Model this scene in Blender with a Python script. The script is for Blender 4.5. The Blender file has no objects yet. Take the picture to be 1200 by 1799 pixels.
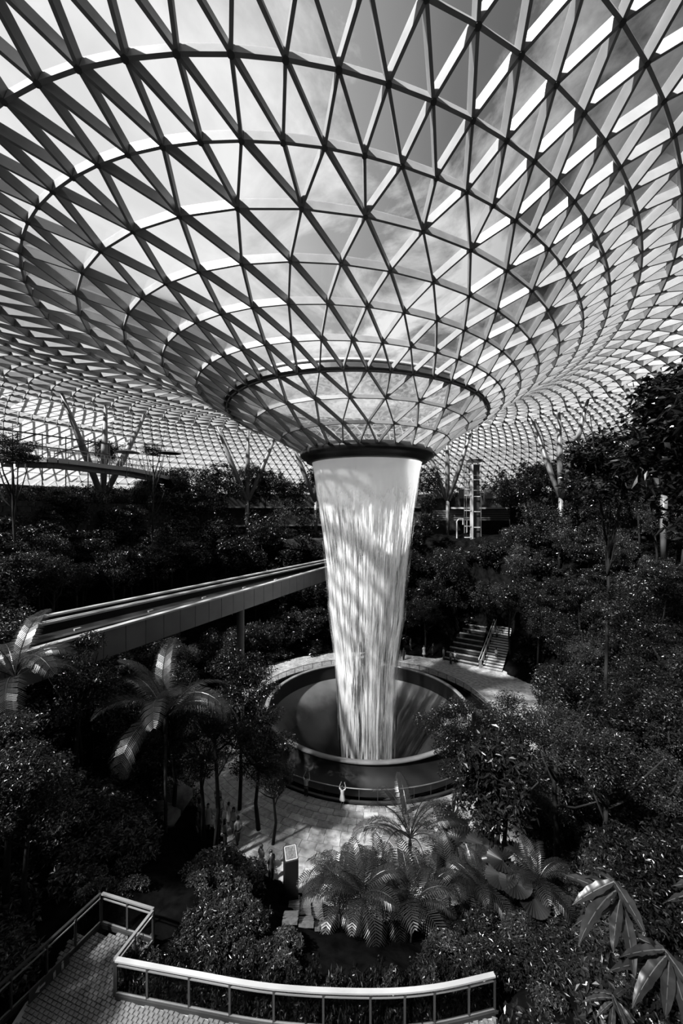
import bpy, math, random
import numpy as np
from mathutils import Vector, Matrix
C = bpy.context.scene.collection
PI = math.pi
# ---------------------------------------------------------------- camera
cam = bpy.data.cameras.new('camera'); camo = bpy.data.objects.new('camera', cam); C.objects.link(camo)
cam.sensor_fit = 'VERTICAL'; cam.sensor_height = 36.0; cam.lens = 700 * 36 / 1799.0
cam.clip_start = 0.1; cam.clip_end = 2000
camo.location = (0, 0, 0); camo.rotation_euler = (PI / 2, 0, 0)
bpy.context.scene.camera = camo
F, CX, CY = 700.0, 600.0, 900.0
# ---------------------------------------------------------------- light
SUN = Vector((-0.53, -0.40, 0.75)).normalized()
sl = bpy.data.lights.new('sun', 'SUN'); sl.energy = 18.0; sl.angle = math.radians(2.0)
so = bpy.data.objects.new('sun', sl); C.objects.link(so)
so.rotation_euler = (-SUN).to_track_quat('-Z', 'Y').to_euler()
bpy.context.scene.view_settings.view_transform = 'Standard'
bpy.context.scene.view_settings.look = 'None'
bpy.context.scene.view_settings.gamma = 1.0
bpy.context.scene.view_settings.use_curve_mapping = False
bpy.context.scene.view_settings.exposure = 0.0

def world():
    w = bpy.data.worlds.new('sky'); bpy.context.scene.world = w; w.use_nodes = True
    t = w.node_tree; n = t.nodes; l = t.links; n.clear()
    out = n.new('ShaderNodeOutputWorld'); bg = n.new('ShaderNodeBackground')
    tc = n.new('ShaderNodeTexCoord')
    dt = n.new('ShaderNodeVectorMath'); dt.operation = 'DOT_PRODUCT'
    dt.inputs[1].default_value = Vector((-.90, .36, .24)).normalized()
    l.new(tc.outputs['Generated'], dt.inputs[0])
    # clear sky: deep away from the sun side, milky towards the cloud bank at the left
    rp = n.new('ShaderNodeValToRGB'); r = rp.color_ramp
    r.elements[0].position = 0.0; r.elements[0].color = (.04, .04, .04, 1)
    r.elements[1].position = 1.0; r.elements[1].color = (.85, .85, .85, 1)
    for p, v in ((.30, .045), (.45, .07), (.58, .18), (.70, .42), (.82, .8)):
        e = r.elements.new(p); e.color = (v, v, v, 1)
    mr = n.new('ShaderNodeMapRange'); mr.inputs['From Min'].default_value = -.8; mr.inputs['From Max'].default_value = 1.0
    l.new(dt.outputs['Value'], mr.inputs['Value']); l.new(mr.outputs[0], rp.inputs[0])
    # clouds on a flat layer high up
    sp = n.new('ShaderNodeSeparateXYZ'); l.new(tc.outputs['Generated'], sp.inputs[0])
    mx = n.new('ShaderNodeMath'); mx.operation = 'MAXIMUM'; mx.inputs[1].default_value = .06
    l.new(sp.outputs['Z'], mx.inputs[0])
    dv = n.new('ShaderNodeVectorMath'); dv.operation = 'DIVIDE'
    cb = n.new('ShaderNodeCombineXYZ')
    for i in range(3): l.new(mx.outputs[0], cb.inputs[i])
    l.new(tc.outputs['Generated'], dv.inputs[0]); l.new(cb.outputs[0], dv.inputs[1])
    mp = n.new('ShaderNodeMapping'); mp.inputs['Scale'].default_value = (1.0, .75, 0); mp.inputs['Rotation'].default_value = (0, 0, .5)
    mp.inputs['Location'].default_value = (3.1, 1.4, 0)
    l.new(dv.outputs[0], mp.inputs[0])
    nz = n.new('ShaderNodeTexNoise'); nz.inputs['Scale'].default_value = 1.9; nz.inputs['Detail'].default_value = 10
    nz.inputs['Roughness'].default_value = .62; nz.inputs['Distortion'].default_value = .5
    l.new(mp.outputs[0], nz.inputs['Vector'])
    cr = n.new('ShaderNodeValToRGB'); cr.color_ramp.elements[0].position = .44; cr.color_ramp.elements[1].position = .60
    l.new(nz.outputs['Fac'], cr.inputs[0])
    # more cloud cover towards the sun side
    cm = n.new('ShaderNodeMath'); cm.operation = 'MULTIPLY'
    cv = n.new('ShaderNodeValToRGB'); cv.color_ramp.elements[0].position = .40; cv.color_ramp.elements[0].color = (.14, .14, .14, 1)
    cv.color_ramp.elements[1].position = .62
    l.new(mr.outputs[0], cv.inputs[0]); l.new(cr.outputs[0], cm.inputs[0]); l.new(cv.outputs[0], cm.inputs[1])
    mix = n.new('ShaderNodeMixRGB'); mix.inputs[2].default_value = (.95, .95, .95, 1)
    l.new(cm.outputs[0], mix.inputs[0]); l.new(rp.outputs[0], mix.inputs[1])
    hz = n.new('ShaderNodeMapRange'); hz.inputs['From Min'].default_value = .10; hz.inputs['From Max'].default_value = .32; hz.inputs['To Min'].default_value = .85; hz.inputs['To Max'].default_value = 0.0
    hz.interpolation_type = 'SMOOTHSTEP'; l.new(sp.outputs['Z'], hz.inputs['Value'])
    m2 = n.new('ShaderNodeMixRGB'); m2.inputs[2].default_value = (.8, .8, .8, 1); l.new(hz.outputs[0], m2.inputs[0]); l.new(mix.outputs[0], m2.inputs[1])
    l.new(m2.outputs[0], bg.inputs[0]); bg.inputs[1].default_value = 1.0
    l.new(bg.outputs[0], out.inputs[0])
world()

# ---------------------------------------------------------------- materials
def mat(name, v, rough=.5, spec=.5, metal=0., noise=None, bump=None, trans=0., coat=0.):
    m = bpy.data.materials.new(name); m.use_nodes = True
    t = m.node_tree; b = t.nodes['Principled BSDF']
    b.inputs['Base Color'].default_value = (v, v, v, 1); b.inputs['Roughness'].default_value = rough
    b.inputs['Specular IOR Level'].default_value = spec; b.inputs['Metallic'].default_value = metal
    b.inputs['Coat Weight'].default_value = coat
    if noise:                                     # (scale, low, high, detail)
        tc = t.nodes.new('ShaderNodeTexCoord'); nz = t.nodes.new('ShaderNodeTexNoise')
        nz.inputs['Scale'].default_value = noise[0]; nz.inputs['Detail'].default_value = noise[3] if len(noise) > 3 else 5
        rp = t.nodes.new('ShaderNodeValToRGB'); rp.color_ramp.elements[0].position = .35; rp.color_ramp.elements[1].position = .65
        a, c = noise[1], noise[2]
        rp.color_ramp.elements[0].color = (a, a, a, 1); rp.color_ramp.elements[1].color = (c, c, c, 1)
        t.links.new(tc.outputs['Object'], nz.inputs['Vector']); t.links.new(nz.outputs['Fac'], rp.inputs[0])
        t.links.new(rp.outputs[0], b.inputs['Base Color'])
    if bump:
        tc = t.nodes.new('ShaderNodeTexCoord'); nz = t.nodes.new('ShaderNodeTexNoise'); nz.inputs['Scale'].default_value = bump[0]
        bp = t.nodes.new('ShaderNodeBump'); bp.inputs['Strength'].default_value = bump[1]; bp.inputs['Distance'].default_value = .05
        t.links.new(tc.outputs['Object'], nz.inputs['Vector']); t.links.new(nz.outputs['Fac'], bp.inputs['Height'])
        t.links.new(bp.outputs[0], b.inputs['Normal'])
    if trans:
        tr = t.nodes.new('ShaderNodeBsdfTranslucent'); tr.inputs[0].default_value = (v * 1.6, v * 1.6, v * 1.6, 1)
        mx = t.nodes.new('ShaderNodeMixShader'); mx.inputs[0].default_value = trans
        t.links.new(b.outputs[0], mx.inputs[1]); t.links.new(tr.outputs[0], mx.inputs[2])
        t.links.new(mx.outputs[0], t.nodes['Material Output'].inputs[0])
    return m

def glass_mat(name, tint, gloss, rough=.03):
    m = bpy.data.materials.new(name); m.use_nodes = True; t = m.node_tree; t.nodes.clear()
    o = t.nodes.new('ShaderNodeOutputMaterial'); tr = t.nodes.new('ShaderNodeBsdfTransparent'); gl = t.nodes.new('ShaderNodeBsdfGlossy')
    tr.inputs[0].default_value = (tint, tint, tint, 1); gl.inputs['Roughness'].default_value = rough
    lw = t.nodes.new('ShaderNodeLayerWeight'); lw.inputs[0].default_value = gloss
    mu = t.nodes.new('ShaderNodeMath'); mu.operation = 'MULTIPLY'; mu.inputs[1].default_value = .8
    t.links.new(lw.outputs['Fresnel'], mu.inputs[0])
    mx = t.nodes.new('ShaderNodeMixShader')
    t.links.new(mu.outputs[0], mx.inputs[0]); t.links.new(tr.outputs[0], mx.inputs[1]); t.links.new(gl.outputs[0], mx.inputs[2])
    t.links.new(mx.outputs[0], o.inputs[0]); return m

M = {}
M['steel'] = mat('painted_steel', .2, .45, .35, noise=(1.5, .18, .22))
M['node'] = mat('node_steel', .05, .4)
M['bar_dark'] = mat('dark_gasket', .04, .5)
M['collar'] = mat('dark_collar', .018, .35)
M['glass'] = glass_mat('roof_glass', .97, .12)
M['rail_glass'] = glass_mat('rail_glass', .8, .06)
M['white_metal'] = mat('white_metal', .34, .3)
M['rail_metal'] = mat('brushed_rail', .3, .35, .5, .6)
M['grey_panel'] = mat('grey_panel', .11, .4, noise=(.6, .095, .125))
M['dark_metal'] = mat('dark_metal', .03, .35)
M['black'] = mat('black_matt', .008, .6, .2)
M['stone'] = mat('pale_stone', .15, .6, .4, noise=(3.0, .10, .19), bump=(9, .4))
M['brick'] = mat('paver_brick', .13, .55, .4, noise=(8.0, .09, .17), bump=(20, .3))
M['joint'] = mat('pale_joint', .28, .7)
M['basin'] = mat('wet_acrylic', .02, .2, .6, coat=.3, bump=(.8, .08))
M['basin_lip'] = mat('basin_lip', .2, .25, noise=(.8, .17, .23))
M['basin_wall'] = mat('basin_wall', .010, .6)
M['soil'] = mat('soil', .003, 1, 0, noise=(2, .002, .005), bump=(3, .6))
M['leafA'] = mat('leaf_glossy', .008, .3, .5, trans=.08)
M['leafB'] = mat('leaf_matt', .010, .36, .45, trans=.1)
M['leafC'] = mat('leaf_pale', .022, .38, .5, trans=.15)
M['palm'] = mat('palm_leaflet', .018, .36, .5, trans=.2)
M['bark'] = mat('bark', .012, .8, .2, noise=(6, .006, .02))
M['concrete'] = mat('concrete', .12, .8, .2, noise=(.7, .015, .035))
M['skin'] = mat('skin', .22, .5); M['hair'] = mat('hair', .01, .5)
M['cloth_w'] = mat('white_cloth', .4, .8); M['cloth_d'] = mat('dark_cloth', .02, .8); M['cloth_g'] = mat('grey_cloth', .1, .8)

# ---------------------------------------------------------------- helpers
def tag(o, label=None, cat=None, group=None, kind=None):
    if label: o['label'] = label
    if cat: o['category'] = cat
    if group: o['group'] = group
    if kind: o['kind'] = kind
    return o

class MB:
    def __init__(s): s.v = []; s.f = []; s.n = 0
    def add(s, vs, fs):
        b = s.n; s.v.extend(tuple(v) for v in vs); s.n += len(vs)
        s.f.extend([tuple(i + b for i in f) for f in fs])
    def box(s, c, d, rz=0):
        c = Vector(c); R = Matrix.Rotation(rz, 3, 'Z'); hx, hy, hz = d[0] / 2, d[1] / 2, d[2] / 2
        vs = [c + R @ Vector((x * hx, y * hy, z * hz)) for x, y, z in ((-1,-1,-1),(1,-1,-1),(1,1,-1),(-1,1,-1),(-1,-1,1),(1,-1,1),(1,1,1),(-1,1,1))]
        s.add(vs, [(0,3,2,1),(4,5,6,7),(0,1,5,4),(1,2,6,5),(2,3,7,6),(3,0,4,7)])
    def bar(s, a, b, w, h, up=(0, 0, 1), lift=0):      # rectangular bar from a to b, h along up (from lift to lift+h)
        a = Vector(a); b = Vector(b); d = (b - a).normalized(); up = Vector(up)
        sd = d.cross(up)
        if sd.length < 1e-4: sd = d.cross(Vector((1, 0, 0)))
        sd.normalize(); u = sd.cross(d).normalized(); sd *= w / 2
        vs = [a - sd + u * lift, a + sd + u * lift, a + sd + u * (lift + h), a - sd + u * (lift + h),
              b - sd + u * lift, b + sd + u * lift, b + sd + u * (lift + h), b - sd + u * (lift + h)]
        s.add(vs, [(0,1,2,3),(7,6,5,4),(0,4,5,1),(1,5,6,2),(2,6,7,3),(3,7,4,0)])
    def tube(s, pts, r, seg=6, cap=True):
        pts = [Vector(p) for p in pts]; n = len(pts)
        rs = r if isinstance(r, (list, tuple)) else [r] * n
        rings = []; pu = None
        for i, p in enumerate(pts):
            d = (pts[min(i + 1, n - 1)] - pts[max(i - 1, 0)]).normalized()
            u = pu - d * pu.dot(d) if pu is not None else d.orthogonal()
            if u.length < 1e-5: u = d.orthogonal()
            u.normalize(); pu = u; w = d.cross(u)
            rings += [p + (u * math.cos(2 * PI * k / seg) + w * math.sin(2 * PI * k / seg)) * rs[i] for k in range(seg)]
        fs = [(i * seg + k, i * seg + (k + 1) % seg, (i + 1) * seg + (k + 1) % seg, (i + 1) * seg + k) for i in range(n - 1) for k in range(seg)]
        if cap: fs += [tuple(range(seg))[::-1], tuple((n - 1) * seg + k for k in range(seg))]
        s.add(rings, fs)
    def lathe(s, prof, c=(0, 0), seg=96, a0=0, a1=2 * PI, closed=False):
        full = abs(a1 - a0 - 2 * PI) < 1e-6; m = len(prof); k = seg if full else seg + 1
        vs = [(c[0] + r * math.cos(a0 + (a1 - a0) * i / seg), c[1] + r * math.sin(a0 + (a1 - a0) * i / seg), z) for i in range(k) for r, z in prof]
        fs = []
        for i in range(seg):
            j = (i + 1) % k
            for q in range(m if closed else m - 1):
                q2 = (q + 1) % m
                fs.append((i * m + q, j * m + q, j * m + q2, i * m + q2))
        s.add(vs, fs)
    def build(s, name, m, parent=None, smooth=False, loc=None):
        me = bpy.data.meshes.new(name); me.from_pydata(s.v, [], s.f); me.materials.append(m)
        if smooth: me.shade_smooth()
        return link(name, me, parent, loc)
def link(name, me, parent=None, loc=None):
    o = bpy.data.objects.new(name, me); C.objects.link(o)
    if parent: o.parent = parent
    if loc is not None: o.location = loc
    return o
def empty(name, loc=(0, 0, 0), rz=0):
    o = bpy.data.objects.new(name, None); C.objects.link(o); o.location = loc; o.rotation_euler = (0, 0, rz); o.empty_display_size = .2
    return o
def lerp(a, b, t): return a + (b - a) * t
def sstep(a, b, x):
    t = min(1, max(0, (x - a) / (b - a))); return t * t * (3 - 2 * t)
def proj(p):
    return (CX + F * p[0] / p[1], CY - F * p[2] / p[1]) if p[1] > .05 else (-1e5, -1e5)

AX, AY = 2.64, 42.06             # axis of the waterfall
PLAZA = -21.2
def ground(x, y):
    dx, dy = x - AX, y - AY; r = math.hypot(dx, dy); a = math.atan2(dx, -dy)      # a=0 towards the camera
    side = abs(a)
    r0 = 17.5 + (3.5 if a > 0 else 0) * math.exp(-((side - 1.9) / .5) ** 2)
    if side < .9: r0 = lerp(21.0, 17.5, side / .9)
    h_far = 17.0 if a > 0 else 16.0
    h = lerp(6.6, h_far, sstep(.75, 1.35, side)) if side < 1.35 else h_far
    w = lerp(9.0, 19.0, sstep(.5, 1.3, side))
    z = PLAZA + h * sstep(0, w, r - r0)
    lx, ly = (x - 18.5) * .848 - (y - 54) * .530, (x - 18.5) * .530 + (y - 54) * .848       # cutting for the stone stairs
    if -5.8 < lx < 3.5 and -1.5 < ly < 12: z = min(z, PLAZA - .35 + max(0, ly) * .29)
    if y < 9 and x > 1.6: z = max(z, lerp(-14.5, -5.6, sstep(8.5, 4.5, y) * sstep(1.6, 3.2, x)))
    return z
# ---------------------------------------------------------------- roof shell
YAW = 0.019472
RQ = [
 [3.461, 42.0, 6.889, 6.888, 0.001, -0.001, 5.944, -0.398, -0.406, 0.234, -0.277, 0.025, -0.043],
 [3.019, 41.64, 8.711, 9.036, 0.067, 0.321, 7.162, -0.253, -0.198, 0.296, -0.346, 0.164, -0.105],
 [2.742, 41.23, 10.688, 11.274, -0.015, 0.746, 8.3, -0.152, -0.021, 0.344, -0.308, 0.374, -0.125],
 [2.697, 40.84, 12.655, 13.649, -0.314, 1.32, 9.162, -0.062, 0.096, 0.364, -0.167, 0.619, 0.027],
 [2.713, 40.489, 14.392, 16.064, -0.756, 2.161, 10.115, 0.124, 0.099, 0.202, 0.094, 0.416, -0.014],
 [2.748, 40.109, 16.124, 18.525, -1.193, 2.997, 11.079, 0.241, 0.05, -0.104, 0.318, -0.025, 0.203],
 [2.761, 39.81, 17.845, 20.934, -1.509, 3.776, 11.927, 0.248, -0.041, -0.436, 0.41, -0.593, 0.43],
 [2.684, 39.57, 19.657, 23.182, -1.666, 4.484, 12.793, 0.251, -0.22, -0.544, 0.464, -1.056, 0.709],
 [2.545, 39.491, 21.562, 25.316, -1.665, 5.086, 13.392, 0.178, -0.384, -0.602, 0.474, -1.25, 0.941],
 [2.142, 39.541, 23.627, 27.38, -1.515, 5.646, 13.642, 0.261, -0.448, -0.549, 0.452, -0.942, 1.292],
 [1.768, 39.725, 25.597, 29.315, -1.186, 6.155, 14.092, 0.272, -0.432, -0.389, 0.376, -0.541, 1.396],
 [1.479, 39.861, 27.586, 31.287, -0.773, 6.719, 14.53, 0.199, -0.364, -0.312, 0.427, -0.142, 1.241]]
KC = 15                                  # ring carried by the column groups
for k in range(12, KC + 1):
    q = list(RQ[-1]); q[0] -= .28; q[1] += .1; q[2] += 2.0; q[3] += 1.9; q[4] += .3; q[5] += .1
    q[6] += (.33, .2, .05, -.15)[k - 12]; q[11] *= .8; q[12] *= .85; RQ.append(q)
NK = 34
ang = 4.0
for k in range(KC + 1, NK):
    q = list(RQ[-1]); st = 1.55 + .03 * (k - KC); ang = min(60, ang + 2.4)
    d = st * math.cos(math.radians(ang)); q[2] += d; q[3] += d; q[6] -= st * math.sin(math.radians(ang)); q[11] *= .9; q[12] *= .9
    RQ.append(q)
def spos(k, t):
    q = RQ[k]; th = math.radians(t * 3.75); c, s = math.cos(th), math.sin(th); c2, s2 = math.cos(2 * th), math.sin(2 * th)
    x = q[0] + q[2] * s + q[4] * c + q[7] * c2 + q[8] * s2
    y = q[1] - q[3] * c + q[5] * s + q[9] * c2 + q[10] * s2
    z = q[6] + q[11] * c + q[12] * s
    cy, sy = math.cos(YAW), math.sin(YAW)
    return Vector((x * cy - y * sy, x * sy + y * cy, z))
def snorm(k, t):                         # towards the sky side
    a = spos(max(k - 1, 0), t); b = spos(min(k + 1, NK - 1), t); c = spos(k, t - 1); d = spos(k, t + 1)
    n = (d - c).cross(b - a).normalized()
    if k < 30 and n.z < 0 or k >= 30 and (n.x * (spos(k, t).x - AX) + n.y * (spos(k, t).y - AY)) < 0: n = -n
    return n
def ring_def(k):                         # (step, offset) of node angles, unit 3.75 deg
    if k <= 2: return 4.0, (2.0 if k % 2 == 0 else 0.0)
    if k <= 7: return 2.0, (0.0 if k % 2 == 1 else 1.0)
    if k <= KC: return 1.0, (0.0 if k % 2 == 0 else .5)
    return .5, (0.0 if (k - KC) % 2 == 1 else .25)
NODES = {}
def node(k, t):
    t = round(t % 96, 4) % 96; key = (k, t)
    if key not in NODES: NODES[key] = (spos(k, t), snorm(k, t))
    return key
beams = []; tris = []
for k in range(NK):
    st, of = ring_def(k); n = int(round(96 / st)); ts = [of + st * i for i in range(n)]
    for t in ts: beams.append((node(k, t), node(k, t + st), 'ring'))
    if k == NK - 1: break
    st2, of2 = ring_def(k + 1)
    if abs(st2 - st) < 1e-6:
        for t in ts:
            beams.append((node(k, t), node(k + 1, t - st / 2), 'diagonal')); beams.append((node(k, t), node(k + 1, t + st / 2), 'diagonal'))
            tris.append((node(k, t), node(k + 1, t - st / 2), node(k + 1, t + st / 2)))
            tris.append((node(k, t), node(k, t + st), node(k + 1, t + st / 2)))
    else:                                # the mesh doubles
        for t in ts:
            for d in (-st2, 0, st2): beams.append((node(k, t), node(k + 1, t + d), 'diagonal'))
            tris.append((node(k, t), node(k + 1, t - st2), node(k + 1, t))); tris.append((node(k, t), node(k + 1, t), node(k + 1, t + st2)))
            tris.append((node(k, t), node(k, t + st), node(k + 1, t + st2)))
def visarea(pts):
    ps = [proj(p) for p in pts]
    if any(p[0] < -1e4 for p in ps): return 0
    cx = sum(p[0] for p in ps) / len(ps); cy = sum(p[1] for p in ps) / len(ps)
    if not (0 < cx < 1200 and 0 < cy < 860): return 0
    c = sum(pts, Vector()) / len(pts)
    return sum((pts[i] - pts[i - 1]).length for i in range(len(pts))) / c.length
roof = empty('ceiling', (AX, AY, 0)); tag(roof, kind='structure', label='triangulated glass and steel funnel roof over the whole hall')
ROFF = Vector((AX, AY, 0))
def beam_geo(mb, a, b, k):
    pa, na = NODES[a]; pb, nb = NODES[b]; n = (na + nb).normalized(); d = (pb - pa).normalized()
    pa = pa - ROFF; pb = pb - ROFF
    w, h = (.105, .30) if k < 9 else (.115, .36) if k <= KC else (.08, .26)
    if k < 3: w, h = .09, .24
    g = .05; A = pa + d * g; B = pb - d * g
    sd = d.cross(n).normalized(); u = sd.cross(d).normalized()
    if u.dot(n) < 0: u = -u
    prof = ((-w/2, 0), (w/2, 0), (w/2, h), (.035, h), (.035, h + .13), (-.035, h + .13), (-.035, h), (-w/2, h))
    vs = [A + sd * x + u * y for x, y in prof] + [B + sd * x + u * y for x, y in prof]
    fs = [(i, (i + 1) % 8, 8 + (i + 1) % 8, 8 + i) for i in range(8)] + [tuple(range(7, -1, -1)), tuple(range(8, 16))]
    mb.add(vs, fs)
bs = sorted(range(len(beams)), key=lambda i: -visarea([NODES[beams[i][0]][0], NODES[beams[i][1]][0]]))
rest = {'ring': MB(), 'diagonal': MB()}
for r, i in enumerate(bs):
    a, b, kind = beams[i]
    nm = 'ring_beam' if kind == 'ring' else 'diagonal_beam'
    if r < 300:
        mb = MB(); beam_geo(mb, a, b, a[0]); mb.build(nm, M['steel'], roof)
    else: beam_geo(rest[kind], a, b, a[0])
tag(rest['ring'].build('ring_beam', M['steel'], roof), kind='stuff'); tag(rest['diagonal'].build('diagonal_beam', M['steel'], roof), kind='stuff')
def pane_geo(mb, tri, thick):
    P = [NODES[q][0] for q in tri]; N = [NODES[q][1] for q in tri]; k = min(q[0] for q in tri)
    h = (.30 if k < 9 else .36) + .10
    if k < 3: h = .34
    c = sum(P, Vector()) / 3
    vs = [(p + (c - p) * .035) + n * h - ROFF for p, n in zip(P, N)]
    if thick:
        vs += [v + n * .03 for v, n in zip(vs, N)]
        mb.add(vs, [(0, 1, 2), (5, 4, 3), (0, 3, 4, 1), (1, 4, 5, 2), (2, 5, 3, 0)])
    else: mb.add(vs, [(0, 1, 2)])
ps = sorted(range(len(tris)), key=lambda i: -visarea([NODES[q][0] for q in tris[i]]))
rest = MB()
for r, i in enumerate(ps):
    if r < 300: mb = MB(); pane_geo(mb, tris[i], True); mb.build('glass_pane', M['glass'], roof)
    else: pane_geo(rest, tris[i], False)
tag(rest.build('glass_pane', M['glass'], roof), kind='stuff')
# solid cast nodes
nb = MB(); nb.tube([(0, 0, -.03), (0, 0, .33)], .105, 8); nmesh = nb.build('steel_node', M['node'], roof); nme = nmesh.data
bpy.data.objects.remove(nmesh)
ns = sorted(NODES, key=lambda q: -visarea([NODES[q][0], NODES[q][0] + Vector((.3, 0, .3))]))
rest = MB()
for r, q in enumerate(ns):
    p, n = NODES[q]; s = .75 if q[0] > KC or q[0] < 3 else 1
    if r < 200:
        o = link('steel_node', nme, roof); o.location = p - ROFF; o.rotation_euler = n.to_track_quat('Z', 'Y').to_euler(); o.scale = (s, s, s)
    else: rest.tube([p - ROFF - n * .02, p - ROFF + n * .3 * s], .10 * s, 6)
tag(rest.build('steel_node', M['node'], roof), kind='stuff')
# thick gutter ring with the waterline, and the wet lining of the lower funnel
def ring_strip(mb, ks, off, sub=192):
    m = len(ks); vs = []
    for i in range(sub):
        t = 96 * i / sub
        for (k, o) in ks:
            k0 = int(math.floor(k)); fr = k - k0
            p = spos(k0, t).lerp(spos(min(k0 + 1, NK - 1), t), fr); n = snorm(k0, t); vs.append(p + n * (off + o) - ROFF)
    fs = [(i * m + q, ((i + 1) % sub) * m + q, ((i + 1) % sub) * m + q + 1, i * m + q + 1) for i in range(sub) for q in range(m - 1)]
    mb.add(vs, fs)
g = MB(); ring_strip(g, [(2.96, .0), (2.92, .0), (2.92, .62), (3.10, .62), (3.10, .0), (3.04, -.02)], .10); g.build('gutter_ring', M['dark_metal'], roof)
g = MB(); ring_strip(g, [(3.1, 0), (3.14, .0), (3.15, .14), (3.1, .2)], .62); g.build('gutter_lip', M['white_metal'], roof)
def water_sheet_mat():
    m = bpy.data.materials.new('churning_water'); m.use_nodes = True; t = m.node_tree; t.nodes.clear()
    o = t.nodes.new('ShaderNodeOutputMaterial'); tc = t.nodes.new('ShaderNodeTexCoord')
    nz = t.nodes.new('ShaderNodeTexNoise'); nz.inputs['Scale'].default_value = 1.5; nz.inputs['Detail'].default_value = 4; nz.inputs['Distortion'].default_value = 2.2
    t.links.new(tc.outputs['Object'], nz.inputs['Vector'])
    rp = t.nodes.new('ShaderNodeValToRGB'); rp.color_ramp.elements[0].position = .40; rp.color_ramp.elements[1].position = .62
    rp.color_ramp.elements[0].color = (.10, .10, .10, 1); rp.color_ramp.elements[1].color = (.36, .36, .36, 1)
    t.links.new(nz.outputs['Fac'], rp.inputs[0])
    a = t.nodes.new('ShaderNodeBsdfTranslucent'); b = t.nodes.new('ShaderNodeBsdfDiffuse'); tr = t.nodes.new('ShaderNodeBsdfTransparent')
    t.links.new(rp.outputs[0], a.inputs[0]); t.links.new(rp.outputs[0], b.inputs[0])
    m1 = t.nodes.new('ShaderNodeMixShader'); m1.inputs[0].default_value = .35; m2 = t.nodes.new('ShaderNodeMixShader'); m2.inputs[0].default_value = .62
    t.links.new(a.outputs[0], m1.inputs[1]); t.links.new(b.outputs[0], m1.inputs[2]); t.links.new(m1.outputs[0], m2.inputs[1]); t.links.new(tr.outputs[0], m2.inputs[2])
    t.links.new(m2.outputs[0], o.inputs[0]); return m
M['churn'] = water_sheet_mat()
g = MB(); ring_strip(g, [(0, 0), (.5, 0), (1, 0), (1.5, 0), (2, 0), (2.5, 0), (2.94, 0)], .45); g.build('water_lining', M['churn'], roof, True)
# dark collar at the mouth of the funnel
g = MB(); g.lathe([(6.7, 6.45), (7.0, 6.05), (6.98, 5.75), (6.75, 5.5), (6.35, 5.3), (6.3, 5.12), (5.85, 5.0), (5.72, 5.05), (5.72, 6.45)], (0, 0), 96, closed=True)
col = g.build('mouth_collar', M['collar'], roof, True)
g = MB()
for i in range(24):
    a = 2 * PI * i / 24; g.bar(((7.0) * math.cos(a), 7.0 * math.sin(a), 6.05), (6.36 * math.cos(a), 6.36 * math.sin(a), 5.3), .02, .03, (math.cos(a), math.sin(a), 0), -.01)
g.build('collar_seam', M['dark_metal'], roof)

# ---------------------------------------------------------------- column groups
def surf_pt(tx, k): return spos(k, tx)
colidx = [-46.5, -41.2, -32.2, 38.3, 29.0, 22.0]
lab = {}
def column_group(t, i):
    base = spos(KC, t); out = Vector((base.x - AX, base.y - AY, 0)).normalized()
    bp = Vector((base.x, base.y, 0)) + out * .5; gz = max(ground(bp.x, bp.y), -5)
    root = empty('branching_column', (bp.x, bp.y, gz))
    tops = [(KC, t - 2.2), (KC, t), (KC, t + 2.2)]
    hubz = 2.2
    for j, (k, tt) in enumerate(tops):
        p = spos(k, tt) - root.location + Vector((0, 0, .05)); a = Vector((0, 0, hubz - gz)) + (p * .04)
        a.z = hubz - gz
        mid = a.lerp(p, .45)
        mb = MB(); mb.tube([a, mid, p], [.36, .46, .2], 12); mb.build('strut', M['grey_panel'], root, True)
    mb = MB(); mb.tube([(0, 0, -.3), (0, 0, hubz - gz + .15)], .34, 12); mb.build('trunk', M['grey_panel'], root, True)
    return root
names_col = ['steel branching column at the far side, mostly hidden by the funnel and the falls', 'steel branching column behind the trees left of the falls',
 'three armed steel column rising behind the curved canopy bridge', 'steel branching column just right of the waterfall mouth', 'three armed steel column above the dark trees right of the glass lift', 'steel branching column partly behind the upper right trees']
for i, t in enumerate(colidx): tag(column_group(t, i), names_col[i], 'column')

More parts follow.
